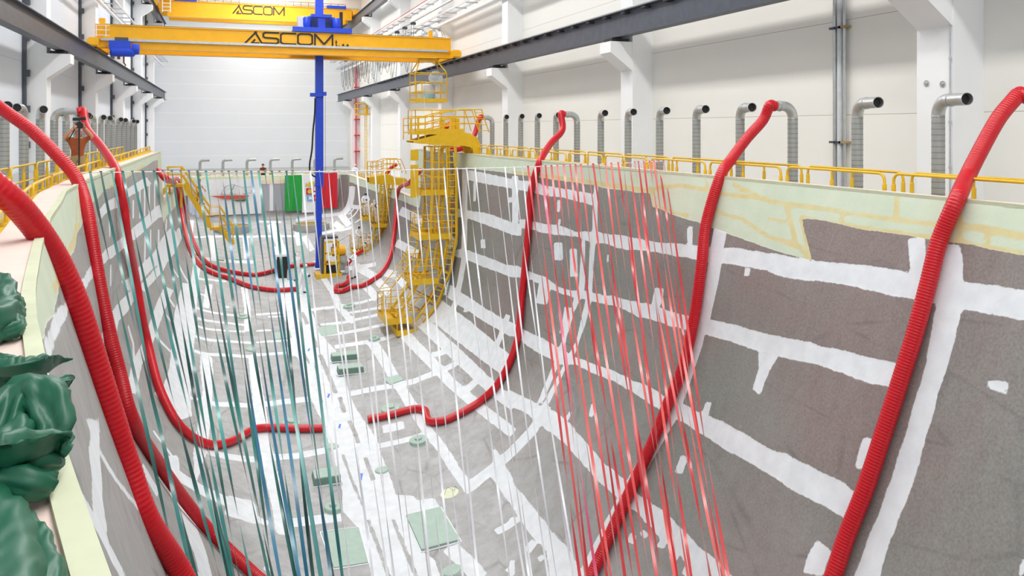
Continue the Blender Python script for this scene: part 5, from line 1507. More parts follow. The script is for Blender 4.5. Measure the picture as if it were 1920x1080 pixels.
TY = 38.2
def X1(px): return ratio(px) * TY
def Z1(px, py): return at_Y(px, py, TY).z
def xz(*v): return [(X1(v[k]), Z1(v[k], v[k + 1])) for k in range(0, len(v), 2)]
def follow(px_list, off):
    """line at a given distance inside the mould surface in the plane TY"""
    out = []
    for px, py in px_list: out.append((X1(px), Z1(px, py)))
    return out
BOOM1 = xz(769, 264, 786, 259, 804, 254, 832, 248, 850, 247, 872, 250, 886, 258, 891, 270, 891, 290, 880, 290, 876, 276, 862, 273, 842, 273, 815, 271, 797, 270, 769, 267)
T1 = tower('big near yellow access tower bent down the right side from the rim to the bottom', TY, 11.3, BOOM1,
           xz(846, 275, 848, 360, 848, 440, 838, 500, 815, 560, 778, 612), xz(803, 275, 803, 360, 800, 440, 790, 500, 768, 545, 738, 590), xz(836, 275, 838, 360, 838, 440, 828, 500, 806, 556, 772, 606),
           [(X1(783), X1(843), Z1(810, 358), 0, 0), (X1(776), X1(836), Z1(805, 438), -.3, 0), (X1(763), X1(812), Z1(790, 520), -.3, .2), (X1(715), X1(764), Z1(740, 592), -.3, .2), (X1(735), X1(775), Z1(750, 612), -.5, 0, ('in',))])
# top gallery of the near tower
p = deck(T1, X1(772), X1(862), TY - .8, TY + .8, Z1(810, 246), ('in', 'near', 'far'), 1.05)
mb = MB()
for y in (TY - .8, TY + .8):
    for o in (0, -.35, -.7):
        mb.tube([Vector((X1(a), y, Z1(a, b) + o)) for a, b in ((763, 222), (792, 220), (820, 212), (855, 206), (880, 206), (894, 206))], .028, 6)
    mb.tube([Vector((X1(a), y, Z1(a, b))) for a, b in ((894, 206), (900, 226), (908, 248))], .028, 6); mb.tube([Vector((X1(a), y, Z1(a, b))) for a, b in ((880, 206), (886, 226), (892, 246))], .028, 6)
    for a, b in ((763, 222), (778, 221), (790, 220), (820, 212), (862, 206)): mb.tube([Vector((X1(a), y, Z1(a, b))), Vector((X1(a), y, Z1(a, 262)))], .028, 6)
for q in range(4): a = 896 + q * 4; mb.tube([Vector((X1(a - 14), TY - .8, Z1(a, 212 + q * 11))), Vector((X1(a), TY - .8, Z1(a, 212 + q * 11)))], .02, 5)
part('top_gallery_rail', mb, M['yellow'], T1)
for x in (X1(828), X1(848), X1(856)):
    mb = MB(); mb.box((x - .1, TY - .2, Z1(830, 258)), (x + .1, TY + .1, Z1(830, 222))); part('lifting_post', mb, M['yellow'], T1)
mb = MB()
for a, b, c, d in ((764, 280, 778, 300), (764, 308, 778, 368)): mb.box((X1(a), TY - .75, Z1(a, d)), (X1(c), TY - .65, Z1(a, b)))
part('end_panel', mb, M['yellow'], T1)
# thin handrail frames of the folding stair hanging into the mould
fr = [at_d(*v) for v in ((775, 408, 39.5), (762, 470, 39.3), (741, 505, 38.9), (712, 541, 38.5))]; fr2 = [at_d(*v) for v in ((792, 420, 38.2), (776, 478, 38.0), (755, 512, 37.7), (735, 538, 37.4))]
mb = MB()
for ln in (fr, fr2):
    mb.tube(spline(ln, .3), .025, 5); mb.tube([q + Vector((.35, 0, -.3)) for q in spline(ln, .3)], .02, 5)
sa, sb = spline(fr, .3), spline(fr2, .3)
for k in range(0, 14): u = k / 13; a = sa[int(u * (len(sa) - 1))]; b = sb[int(u * (len(sb) - 1))]; mb.tube([a, b], .018, 5)
part('folding_rail', mb, M['yellow'], T1)
mb = MB()
for a, b in (((728, 585), (776, 520)), ((738, 590), (790, 520)), ((752, 602), (806, 530)), ((718, 545), (718, 590)), ((733, 542), (733, 588)), ((764, 470), (764, 520)), ((783, 475), (783, 520))):
    mb.beam(at_Y(a[0], a[1], TY - .9), at_Y(b[0], b[1], TY - .9), .05)
part('stair_stringer', mb, M['yellow'], T1)

TY = 56.0
BOOM2 = xz(689, 332, 700, 329, 716, 327, 723, 325, 740, 333, 756, 333, 764, 342, 766, 352, 758, 352, 750, 347, 735, 345, 715, 345, 700, 344, 689, 343)
T2 = tower('smaller far yellow access tower with workers on its platforms at the right side', TY, 11.3, BOOM2,
           xz(733, 345, 732, 400, 728, 430, 720, 460, 712, 488), xz(710, 345, 709, 395, 700, 430, 690, 470, 684, 486), xz(727, 345, 727, 400, 722, 430, 714, 460, 706, 486),
           [(X1(677), X1(697), Z1(687, 407), 0, 0), (X1(695), X1(730), Z1(712, 419), -.4, 0), (X1(659), X1(690), Z1(675, 469), 0, 0), (X1(679), X1(726), Z1(700, 486), -.5, 0, ('in', 'far'))], .7)
mb = MB()
for y in (TY - .7, TY + .7):
    for o in (0, -.35, -.7): mb.tube([Vector((X1(a), y, Z1(a, b) + o)) for a, b in ((692, 304), (712, 302), (722, 298), (748, 298))], .03, 5)
    mb.tube([Vector((X1(a), y, Z1(a, b))) for a, b in ((748, 298), (754, 312), (758, 325))], .03, 5)
    for a, b in ((692, 304), (702, 303), (712, 302), (722, 298), (735, 298)): mb.tube([Vector((X1(a), y, Z1(a, b))), Vector((X1(a), y, Z1(a, 332)))], .03, 5)
    part('top_gallery_rail', mb, M['yellow'], T2); mb = MB()

# ------------------------------------------------------------------ yellow stair down from the left rim
SY = 57.0
def X3(px): return ratio(px) * SY
def P3(px, py, y=SY): return at_Y(px, py, y)
t = thing('stair', 'yellow stair leading from the left low rim down to the bottom near the ring', 'stair', tuple(P3(438, 457)))
for y in (SY - .5, SY + .5):
    for run in (((345, 345), (394, 424)), ((412, 425), (437, 457))):
        a = at_Y(run[0][0], run[0][1], SY); b = at_Y(run[1][0], run[1][1], SY); a.y = b.y = y; mb = MB(); mb.beam(a, b, .06, .30); part('stringer', mb, M['yellow'], t)
for run, n in ((((345, 345), (394, 424)), 14), (((412, 425), (437, 457)), 6)):
    a = P3(*run[0]); b = P3(*run[1])
    for k in range(n): c = a.lerp(b, (k + .5) / n); mb = MB(); mb.box((c.x - .14, SY - .48, c.z), (c.x + .14, SY + .48, c.z + .03)); part('tread', mb, M['yellow'], t)
for a, b in (((313, 345), (346, 345)), ((393, 425), (413, 425))):
    p, q = P3(*a), P3(*b); mb = MB(); mb.box((p.x, SY - .55, p.z - .18), (q.x, SY + .55, p.z)); part('landing', mb, M['yellow'], t)
for y in (SY - .52, SY + .52):
    mb = MB()
    for dz in (0, -.5):
        ln = [(313, 313), (341, 313), (393, 387), (412, 387), (438, 426)]
        v = [P3(a, b) for a, b in ln]; v = [Vector((q.x, y, q.z + dz)) for q in v]; mb.tube(v, .035, 6)
    part('handrail', mb, M['yellow'], t)
    for a, b, c in ((315, 313, 345), (340, 313, 345), (368, 350, 384), (393, 387, 425), (412, 387, 425), (437, 426, 456)):
        p, q = P3(a, b), P3(a, c); mb = MB(); mb.beam((p.x, y, p.z), (p.x, y, q.z), .06); part('baluster', mb, M['yellow'], t)
mb = MB()
for a in (318, 340): p = P3(a, 350); mb.beam((p.x, SY, p.z), (p.x, SY, ZC - 5.3), .14)
part('support_post', mb, M['yellow'], t)

# ------------------------------------------------------------------ things lying on the bottom
def spot(px, py): h, n, f = on_hull(px, py); return h, n


def disc(px, py, rx, label, two=True, h=.11, group='round covers on the bottom'):
    p, n = spot(px, py); r = rx * depth(p) / FPX
    t = thing('round_cover', label, 'cover', tuple(p), group)
    mb = MB(); mb.lathe([(r * 1.12, -.02), (r * 1.12, .012), (r, .014), (r, h), (r * .93, h + .015), (0, h + .015)], p, 26, n); part('lid', mb, M['hatch'], t, 30)
    if two:
        mb = MB(); mb.lathe([(r * .42, h + .01), (r * .42, h + .07), (r * .36, h + .085), (0, h + .085)], p, 20, n); part('boss', mb, M['hatch'], t, 30)
    return t


disc(733, 769, 18, 'round two-tier green cover just behind the right red hose end')
disc(545, 797, 17, 'round green cover beside the left red hose end at the keel')
disc(785, 829, 17, 'round two-tier green cover in front of the right hose bend')
disc(623, 956, 16, 'round two-tier green cover left of the keel, nearest the large plates')
disc(655, 576, 11, 'round green cover right of the keel, in front of the machine')
disc(702, 637, 10, 'small bluish round cover near the foot of the big tower')
disc(454, 594, 13, 'round green cover on the left half, in front of the far hoses', True, .06)
disc(413, 488, 7, 'small round cover below the yellow stair, left of a pair', False, .08)
disc(447, 487, 7, 'small round cover below the yellow stair, right of a pair', False, .08)
disc(622, 837, 12, 'thin flat round cover on the left edge of the keel band', False, .02)
disc(716, 882, 12, 'thin flat round cover on the right edge of the keel band', False, .03)
disc(847, 1071, 18, 'flat round green cover at the bottom edge of view', False, .03)
disc(470, 656, 10, 'small pale round cover on the left half of the bottom', False, .05)


def plate(px, th, label, name='hatch_plate', lip=True, group=None, m='hatch'):
    c = [spot(*q) for q in px]
    n = Vector((0, 0, 0))
    for _, k in c: n += k
    n.normalize(); P = [q for q, _ in c]
    cen = sum(P, Vector((0, 0, 0))) / 4
    t = thing(name, label, 'hatch', tuple(cen), group)
    vs = [p - n * .02 for p in P] + [p + n * th for p in P]
    mb = MB(); mb.add(vs, [(0, 1, 5, 4), (1, 2, 6, 5), (2, 3, 7, 6), (3, 0, 4, 7), (4, 5, 6, 7)]); part('plate', mb, M[m], t)
    if lip:
        Q = [cen + (p - cen) * 1.06 for p in P]; mb = MB()
        for a, b in zip(Q, Q[1:] + Q[:1]): mb.beam(a + n * .01, b + n * .01, .03, .03)
        part('sealing_edge', mb, M['white'], t)
    return t, cen, n


plate([(762, 969), (826, 954), (862, 1015), (791, 1034)], .07, 'large raised green plate right of the keel near the bottom of view')
plate([(603, 1000), (672, 991), (689, 1056), (626, 1066)], .03, 'large flat green plate left of the keel behind the green ribbons')
plate([(718, 711), (746, 704), (757, 713), (731, 722)], .04, 'small thin green plate in the middle of the right half', lip=False)
plate([(593, 615), (627, 610), (637, 625), (603, 630)], .015, 'faint flush green plate right of the keel ahead of the twin boxes', lip=False)
plate([(510, 625), (544, 620), (547, 633), (512, 637)], .015, 'faint flush green plate left of the keel behind green ribbons', lip=False)


def hatch_box(px, py, w, dp, h, label):
    p, n = spot(px, py)
    t = thing('hatch_box', label, 'hatch', tuple(p), 'box hatches by the keel')
    mb = MB(); a = Vector((w / 2, 0, 0)); b = Vector((0, dp / 2, 0))
    lo = [p - n * .06 + a * s + b * q for s, q in ((-1, -1), (1, -1), (1, 1), (-1, 1))]; hi = [q + n * (h + .06) + (p - q) * .06 for q in lo]
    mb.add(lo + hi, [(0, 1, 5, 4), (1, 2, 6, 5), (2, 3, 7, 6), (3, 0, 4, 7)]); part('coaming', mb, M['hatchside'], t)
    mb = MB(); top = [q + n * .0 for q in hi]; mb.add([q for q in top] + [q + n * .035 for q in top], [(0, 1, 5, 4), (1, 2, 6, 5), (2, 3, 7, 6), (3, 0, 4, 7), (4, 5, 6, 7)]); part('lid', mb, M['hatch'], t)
    mb = MB(); Q = [p + (q + n * .05 - p) * 1.08 for q in lo]
    for u, v in zip(Q, Q[1:] + Q[:1]): mb.beam(u + n * .01, v + n * .01, .03, .03)
    part('sealing_edge', mb, M['white'], t)


hatch_box(647, 673, 1.22, .62, .24, 'green box hatch right of the keel, rear one of two side by side')
hatch_box(657, 697, 1.10, .66, .24, 'green box hatch right of the keel, front one of two side by side')
hatch_box(611, 900, .86, .72, .22, 'green box hatch left of the keel behind blue-green ribbons')
p, n = spot(843, 925); r = 18 * depth(p) / FPX
t = thing('resin_patch', 'round cream patch with a bent wire on the bottom right of the keel', 'patch', tuple(p))
mb = MB(); mb.lathe([(r, -.01), (r * .95, .02), (r * .6, .035), (0, .03)], p, 22, n); part('patch', mb, M['cream'], t, 40)
mb = MB(); mb.tube(spline([p + Vector((-.2, -.1, .03)), p + Vector((-.05, .05, .16)), p + Vector((.12, -.08, .1)), p + Vector((.2, .1, .16)), p + Vector((.28, .02, .03))], .04), .005, 5); part('wire', mb, M['dark'], t, 60)

# round well rings at the after end
M['wellin'] = mat('brown_well_inside', (150, 118, 40), .8, var=.2)
for px, py, rx, lb in ((586, 434, 34, 'grey round well ring right of the keel in front of the flags'), (437, 438, 33, 'grey round well ring at the foot of the yellow stair')):
    p, n = spot(px, py); r = rx * depth(p) / FPX; p = p + Vector((0, r * .7, 0)); z0 = floor_at(p.x, p.y)[0].z; p = Vector((p.x, p.y, min(z0, p.z) - .05)); h = .62
    t = thing('well_ring', lb, 'well ring', tuple(p))
    mb = MB(); mb.lathe([(r, 0), (r, h), (r * .9, h + .01), (r * .86, h - .02), (r * .86, .12)], p, 40); part('ring', mb, M['ring'], t, 40)
    mb = MB(); mb.lathe([(r * .88, .14), (0, .14)], p, 40); part('bottom', mb, M['wellin'], t)
    mb = MB(); mb.lathe([(r * .86, h - .04), (r * .84, h - .04), (r * .84, .15), (r * .86, .15)], p, 40); part('inner_lining', mb, M['wellin'], t, 40)
    for k in range(4): a = k * PI / 4 + .3; mb = MB(); d = Vector((math.cos(a), math.sin(a), 0)) * r * .84; mb.beam(p + d + Vector((0, 0, h - .16)), p - d + Vector((0, 0, h - .16)), .06); part('stay', mb, M['wellin'], t)

M['tape'] = mat('blue_tape', (84, 124, 232), .6)
for k, (px, py, w) in enumerate(((677, 894, .16), (616, 742, .14), (637, 799, .13), (579, 656, .13))):
    p, n = spot(px, py); mb = MB(); d = Vector((.25, 1, 0)).normalized(); d = (d - n * d.dot(n)).normalized(); mb.beam(p - d * w * 1.3 + n * .004, p + d * w * 1.3 + n * .004, w * .55, .006, n)
    single('tape_mark', mb, M['tape'], 'small blue tape mark on the white keel band, %s from the camera' % ORD[(1, 3, 2, 4)[k]], 'tape mark', 'blue tape marks')

# dark bin with a white cover over it
p, n = spot(529, 520)
t = thing('dark_bin', 'tall black bin under a white box by the keel, left of the mast', 'bin', tuple(p))
s_ = depth(p) / FPX
mb = MB(); w = 10 * s_; h = 40 * s_; mb.add([p + Vector((a * w * k, b * w * k, z)) for z, k in ((-.1, .8), (h, 1.0)) for a, b in ((-1, -1), (1, -1), (1, 1), (-1, 1))], [(0, 1, 5, 4), (1, 2, 6, 5), (2, 3, 7, 6), (3, 0, 4, 7), (4, 5, 6, 7)]); part('body', mb, M['dark'], t)
mb = MB(); mb.box((p.x - w * 1.25, p.y - w * .9, p.z + h), (p.x + w * 1.05, p.y + 3.4, p.z + h + .14)); mb.add([p + Vector((-w * 1.25, -w * .93, h + .05)), p + Vector((w * 1.05, -w * .93, h + .05)), p + Vector((w * 1.0, -w * .95, h - .14)), p + Vector((-w * 1.2, -w * .95, h - .16))], [(0, 1, 2, 3)]); part('white_cover', mb, M['white'], t, label='white cover on top')

# resin machine at the foot of the mast
p, n = spot(628, 518)
s_ = depth(p) / FPX
def mx(v): return p.x + (v - 628) * s_ * 1.02
def mz(v): return p.z + (518 - v) * s_
t = thing('resin_machine', 'yellow framed resin machine with motors standing beside the blue mast', 'machine', tuple(p))
y0, y1 = p.y - .1, p.y + 1.1
mb = MB(); mb.box((mx(594), y0 - .1, p.z - .15), (mx(640), y1, mz(512))); part('base_plate', mb, M['yellow'], t)
for x in (mx(610), mx(634)):
    for y in (y0, y1 - .1): mb = MB(); mb.box((x - .06, y, mz(514)), (x + .06, y + .1, mz(453))); part('frame_post', mb, M['yellow'], t)
for z in (453, 474, 494): mb = MB(); mb.box((mx(610), y0, mz(z) - .05), (mx(634), y0 + .1, mz(z) + .05)); part('cross_bar', mb, M['yellow'], t)
mb = MB(); mb.box((mx(605), y0 + .2, mz(448)), (mx(634), y1, mz(444)));  mb.box((mx(604), y0 + .1, mz(514)), (mx(609), y1, mz(446))); part('grey_hood', mb, M['steel'], t)
mb = MB(); mb.box((mx(612), y0 + .12, mz(510)), (mx(633), y1 - .2, mz(497))); part('dark_tank', mb, M['dark'], t)
mb = MB(); mb.box((mx(613), y0 + .15, mz(496)), (mx(620), y0 + .5, mz(490))); part('red_valve', mb, M['red'], t)
mb = MB(); c = Vector((mx(627), y0 + .3, mz(467))); mb.lathe([(.03, 0), (.03, .35), (.09, .36), (.09, .5), (.05, .55), (0, .55)], c - Vector((0, 0, .2)), 12); part('beacon', mb, mat('dark_red_lamp', (120, 20, 24), .3), t, 40, 'dark red beacon lamp')
mb = MB(); mb.lathe([(0, -.45), (.3, -.42), (.34, 0), (.3, .42), (0, .45)], (mx(636), y0 + .5, mz(472)), 18, (1, 0, .1)); part('yellow_drum', mb, M['crane'], t, 40)
mb = MB(); mb.box((mx(636), y0 + .1, mz(508)), (mx(650), y0 + .8, mz(481))); mb.lathe([(0, 0), (.16, .01), (.16, .3), (0, .31)], (mx(643), y0 + .1, mz(488)), 14, (0, -1, 0)); part('pump_unit', mb, M['ring'], t, 40)
mb = MB(); mb.lathe([(.1, 0), (.12, .04), (.12, .4), (0, .42)], (mx(649), y0, mz(512)), 14); part('canister', mb, M['lamp'], t, 40)
mb = MB()
for a, b, c_, d in ((618, 478, 625, 470), (625, 470, 632, 480), (632, 480, 640, 492), (614, 486, 622, 492), (622, 492, 636, 488)): mb.tube([Vector((mx(a), y0 + .05, mz(b))), Vector((mx(c_), y0 + .02, mz(d)))], .045, 6)
part('piping', mb, M['yellow'], t, 60)
mb = MB(); mb.tube([Vector((mx(634), y0 + .4, mz(455))), at_d(658, 440, depth(p) + .4)], .015, 5); part('stay_wire', mb, M['khaki'], t)

# ------------------------------------------------------------------ banners on the transom
def sheet(mb, x0, x1, z0, z1, y, amp=.06, k=9, nx=28, nz=20, seed=1, shear=0.0):
    r = random.Random(seed); ph = r.uniform(0, 6)
    vs = []
    for j in range(nz + 1):
        for i in range(nx + 1):
            u, v = i / nx, j / nz
            f = amp * (math.sin(u * k + ph + v * 1.5) * .5 + math.sin(u * k * 2.3 - v * 4 + ph) * .3 + math.sin(v * 6 + u * 3) * .2) * (.25 + .75 * (1 - v))
            vs.append((x0 + (x1 - x0) * u + shear * (1 - v), y - .07 - amp + f, z0 + (z1 - z0) * v))
    mb.add(vs, [(j * (nx + 1) + i, j * (nx + 1) + i + 1, (j + 1) * (nx + 1) + i + 1, (j + 1) * (nx + 1) + i) for j in range(nz) for i in range(nx)])
    return mb


TB = TR_Y - .06
def bx(px, py=360): return at_Y(px, py, TB - .1).x
def bz(py, px=560): return at_Y(px, py, TB - .1).z
def flat(mb, pts, y=TB - .26):
    v = [at_Y(a, b, y) for a, b in pts]; n = len(v); mb.add(v + [q + Vector((0, .015, 0)) for q in v], [tuple(range(n)), tuple(range(n, 2 * n))[::-1]] + [(i, (i + 1) % n, n + (i + 1) % n, n + i) for i in range(n)]); return mb


M['flagg'] = mat('green_flag_cloth', (36, 160, 66), .75, var=.05); M['flagr'] = mat('red_flag_cloth', (212, 34, 52), .75, var=.05); M['flagw'] = mat('white_flag_cloth', (236, 238, 242), .8, var=.03)
M['gold'] = mat('gold_print', (214, 190, 70), .6); M['sky'] = mat('light_blue_print', (110, 180, 226), .6)
o = single('green_flag', sheet(MB(), bx(534), bx(566), bz(395), bz(328), TB, .16, 11, seed=3), M['flagg'], 'green cloth panel of the flag hung on the far end wall', 'flag', None, 60)
o = single('red_flag', sheet(MB(), bx(603), bx(632), bz(392), bz(325), TB, .16, 12, seed=5), M['flagr'], 'red cloth panel of the flag hung on the far end wall', 'flag', None, 60)
t = thing('white_flag', 'white cloth panel with a crowned coat of arms between the green and red panels', 'flag', (bx(584), TB - .1, bz(400)))
part('cloth', sheet(MB(), bx(566.4), bx(602.6), bz(399), bz(329), TB, .08, seed=4), M['flagw'], t, 60)
for q, m, nm in (([(574, 353), (588, 353), (588, 365), (574, 365)], 'red', 'red_quarter'), ([(588, 353), (602, 353), (602, 365), (588, 365)], 'flagw', 'white_quarter'), ([(574, 365), (588, 365), (588, 377), (576, 377)], 'sky', 'blue_quarter'), ([(588, 365), (602, 365), (600, 377), (588, 377)], 'red', 'lower_red_quarter')):
    part(nm, flat(MB(), q), M[m], t)
mb = MB(); flat(mb, [(579, 355), (584, 355), (586, 358), (584, 363), (578, 363), (576, 359)], TB - .28); part('gold_lion', mb, M['gold'], t)
mb = MB(); flat(mb, [(593.5, 353), (596, 353), (596, 365), (593.5, 365)], TB - .28); flat(mb, [(588, 357.6), (602, 357.6), (602, 360.2), (588, 360.2)], TB - .285); part('red_cross', mb, M['red'], t)
mb = MB(); flat(mb, [(594, 366), (596, 366), (596, 376), (594, 376)], TB - .28); flat(mb, [(590, 370), (600, 370), (600, 372), (590, 372)], TB - .285); part('white_cross', mb, M['white'], t)
mb = MB(); flat(mb, [(577, 367), (580, 370), (581, 367), (583, 370), (586, 368), (584, 371), (586, 375), (582, 373), (578, 375), (580, 371)], TB - .28); part('pale_star_cross', mb, M['white'], t)
mb = MB(); flat(mb, [(572, 349), (574, 342), (577, 346), (580, 340), (584, 345), (588, 339), (592, 345), (596, 340), (599, 346), (602, 342), (604, 349)]); part('gold_crown', mb, M['gold'], t)
t = thing('ship_banner', 'white banner with a line drawing of a red hulled ship on the far end wall', 'banner', (bx(432), TB - .1, bz(408)))
part('cloth', sheet(MB(), bx(376), bx(490), bz(398), bz(333), TB, .08, 22, 60, 20, 8), M['flagw'], t, 60)
part('hull_drawing', flat(MB(), [(394, 367.5), (467, 366), (464, 372), (424, 374), (408, 371)], TB - .3), mat('ship_red_print', (206, 86, 66), .7), t, None, 'red ship hull')
part('keel_drawing', flat(MB(), [(434, 375.4), (463, 373.4), (459, 378), (444, 377.6)], TB - .3), mat('ship_green_print', (60, 110, 80), .7), t, None, 'green lower hull')
mb = MB()
for ln in ([(414, 364), (424, 349), (440, 346), (432, 362), (446, 366)], [(414, 364), (430, 366), (440, 347), (455, 352), (477, 349), (470, 362), (455, 363), (462, 366)], [(424, 349), (420, 352)]):
    v = [at_Y(a, b, TB - .3) for a, b in ln]
    for a, b in zip(v[:-1], v[1:]): mb.beam(a, b, .05, .02)
part('line_drawing', mb, M['black'], t)
o = single('plastic_sheet', sheet(MB(), bx(352), bx(374), bz(412), bz(336), TB, .1, 9, 14, 16, 11), mat('pale_blue_plastic_sheet', (206, 216, 236), .3), 'pale bluish plastic sheet on the end wall beside the ship banner', 'plastic sheet', None, 60)

# ------------------------------------------------------------------ people
def skin_body(verts, edges, radii, root=0, sub=2):
    me = bpy.data.meshes.new('tmp'); me.from_pydata(verts, edges, [])
    o = bpy.data.objects.new('tmp', me); COL.objects.link(o)
    m = o.modifiers.new('s', 'SKIN'); m.use_smooth_shade = True; m.branch_smoothing = .6
    sv = me.skin_vertices[0].data
    for i, r in enumerate(radii): sv[i].radius = r if isinstance(r, tuple) else (r, r); sv[i].use_root = (i == root)
    ss = o.modifiers.new('u', 'SUBSURF'); ss.levels = sub; ss.render_levels = sub
    dg = bpy.context.evaluated_depsgraph_get()
    ev = o.evaluated_get(dg); em = ev.to_mesh()
    V = [v.co.copy() for v in em.vertices]; F = [tuple(p.vertices) for p in em.polygons]
    ev.to_mesh_clear(); bpy.data.objects.remove(o); bpy.data.meshes.remove(me)
    return V, F


def hand(mb, wrist, d, palm_n, side, curl=.5, mi=1, s=1.0):
    """palm, four fingers of unequal length and a thumb; d = direction of the hand, palm_n = where the palm faces"""
    d = Vector(d).normalized(); pn = Vector(palm_n); pn = (pn - d * pn.dot(d)).normalized(); w = d.cross(pn) * side
    wrist = Vector(wrist)
    rs = [.026 * s, .036 * s, .04 * s, .036 * s]
    for o in (-.018, 0, .018): mb.tube([wrist + w * o * s * .8, wrist + d * .045 * s + w * o * s, wrist + d * .09 * s + w * o * 1.3 * s], [.018 * s, .02 * s, .017 * s], 7, True, mi)
    for k, (o, L) in enumerate(((-.033, .062), (-.011, .078), (.011, .082), (.033, .072))):
        a = wrist + d * .09 * s + w * o * s; pts = [a]; dd = d.copy()
        for q in range(3):
            ang = curl * (.7 + .15 * k * (.5 + q * .3)); dd = (dd * math.cos(ang) + pn * math.sin(ang)).normalized(); pts.append(pts[-1] + dd * L * s * (.42, .33, .25)[q])
        mb.tube(pts, [.0105 * s, .010 * s, .009 * s, .007 * s], 6, True, mi)
    a = wrist + d * .03 * s + w * .03 * s; dd = (d * .6 + w * .75 + pn * .3).normalized(); p1 = a + dd * .04 * s; p2 = p1 + (d * .8 + w * .3 + pn * .45).normalized() * .032 * s
    mb.tube([a, p1, p2], [.014 * s, .012 * s, .009 * s], 6, True, mi)


def person(label, pos, heading, pose, look, H=1.76):
    """pose: joint name -> local position (facing -Y, z up, standing 1.76 tall); look: colours and extras"""
    J = dict(pelvis=(0, 0, .97), belly=(0, -.01, 1.12), chest=(0, -.01, 1.32), neck=(0, .0, 1.49), jaw=(0, -.012, 1.575), head=(0, -.005, 1.66), crown=(0, .0, 1.735),
             shl=(.185, .0, 1.43), shr=(-.185, .0, 1.43), ell=(.25, .03, 1.15), elr=(-.25, .03, 1.15), wrl=(.25, -.08, .92), wrr=(-.25, -.08, .92),
             hil=(.095, 0, .92), hir=(-.095, 0, .92), knl=(.11, -.02, .51), knr=(-.11, -.02, .51), anl=(.12, .03, .09), anr=(-.12, .03, .09), tol=(.14, -.13, .04), tor=(-.14, -.13, .04))
    J.update(pose)
    k = H / 1.76; c, s = math.cos(heading), math.sin(heading); P0 = Vector(pos)
    def Wd(v): return P0 + Vector(((v[0] * c - v[1] * s) * k, (v[0] * s + v[1] * c) * k, v[2] * k))
    bulk = look.get('bulk', 1.0)
    names = ['pelvis', 'belly', 'chest', 'neck', 'jaw', 'head', 'crown', 'shl', 'ell', 'wrl', 'shr', 'elr', 'wrr', 'hil', 'knl', 'anl', 'tol', 'hir', 'knr', 'anr', 'tor']
    R = dict(pelvis=(.155, .12), belly=(.15, .115), chest=(.175, .125), neck=.06, jaw=(.068, .075), head=(.083, .098), crown=(.06, .072), shl=.075, shr=.075, ell=.052, elr=.052, wrl=.036, wrr=.036,
             hil=.098, hir=.098, knl=.068, knr=.068, anl=.05, anr=.05, tol=.042, tor=.042)
    E = [('pelvis', 'belly'), ('belly', 'chest'), ('chest', 'neck'), ('neck', 'jaw'), ('jaw', 'head'), ('head', 'crown'), ('chest', 'shl'), ('shl', 'ell'), ('ell', 'wrl'), ('chest', 'shr'), ('shr', 'elr'), ('elr', 'wrr'),
         ('pelvis', 'hil'), ('hil', 'knl'), ('knl', 'anl'), ('anl', 'tol'), ('pelvis', 'hir'), ('hir', 'knr'), ('knr', 'anr'), ('anr', 'tor')]
    body_only = ('neck', 'jaw', 'head', 'crown')
    rad = []
    for n in names:
        r = R[n]; b = 1 if n in body_only else bulk
        rad.append(tuple(v * k * b for v in (r if isinstance(r, tuple) else (r, r))))
    V, F = skin_body([Wd(J[n]) for n in names], [(names.index(a), names.index(b)) for a, b in E], rad)
    t = thing('person', label, 'person', tuple(P0), look.get('group'))
    mats = [look['top'], look['skin'], look['legs'], look['shoe'], look.get('hood', look['skin'])]
    Jw = {n: Wd(J[n]) for n in names}
    fwd = Vector((s, -c, 0))
    hd = Jw['head']; up = (Jw['crown'] - Jw['jaw']).normalized(); fw = (fwd - up * fwd.dot(up)).normalized(); fw = (fw + up * look.get('tilt', 0)).normalized()
    mb = MB()
    fi = []
    for f in F:
        cen = sum((V[i] for i in f), Vector((0, 0, 0))) / len(f)
        best = min(names, key=lambda n: (Jw[n] - cen).length)
        z = (cen - P0).z / k
        if best in ('head', 'crown', 'jaw'): q = 1 if (cen - hd).dot(fw) > .03 * k and (cen - hd).dot(up) < .05 * k else 4
        elif best == 'neck': q = 4 if look.get('hood') else (1 if (cen - Jw['neck']).z > -.012 * k else 0)
        elif best in ('anl', 'anr', 'tol', 'tor'): q = 3 if z < look.get('shoe_h', .12) + min(J['anl'][2], J['anr'][2]) - .09 else 2
        elif best in ('knl', 'knr', 'hil', 'hir', 'pelvis', 'belly'): q = 2 if z < look.get('hem', 1.0) else 0
        elif best in ('ell', 'elr', 'wrl', 'wrr'):
            q = look.get('sleeve', 0)
            if q == 1: # short sleeves
                q = 1 if min((Jw['shl'] - cen).length, (Jw['shr'] - cen).length) > .17 * k else 0
        else: q = 0
        fi.append(q)
    mb.v = [tuple(v) for v in V]; mb.f = F; mb.mi = fi
    hm = look.get('glove', 1)
    mats.append(look.get('glove_m', look['skin']))
    for sd, w, e in ((1, 'wrl', 'ell'), (-1, 'wrr', 'elr')):
        d = Jw[w] - Jw[e]; pn = look.get('palm', Vector((-sd * c, -sd * s, 0)))
        hand(mb, Jw[w] - d.normalized() * .01, d, pn, sd, look.get('curl', .5), 5, k * 1.05)
    # nose and ears
    rt = fw.cross(up)
    mb.tube([hd + fw * .085 * k + up * .0 * k, hd + fw * .112 * k - up * .03 * k, hd + fw * .09 * k - up * .036 * k], [.008 * k, .014 * k, .01 * k], 6, True, 1)
    if not look.get('hood'):
        for sd in (-1, 1): mb.lathe([(0, -.008 * k), (.028 * k, -.004 * k), (.03 * k, .006 * k), (0, .01 * k)], hd + rt * sd * .083 * k - up * .01 * k, 8, rt, 1)
    b = part('body', mb, mats, t, None); b.data.polygons.foreach_set('use_smooth', [True] * len(b.data.polygons))
    em = MB()
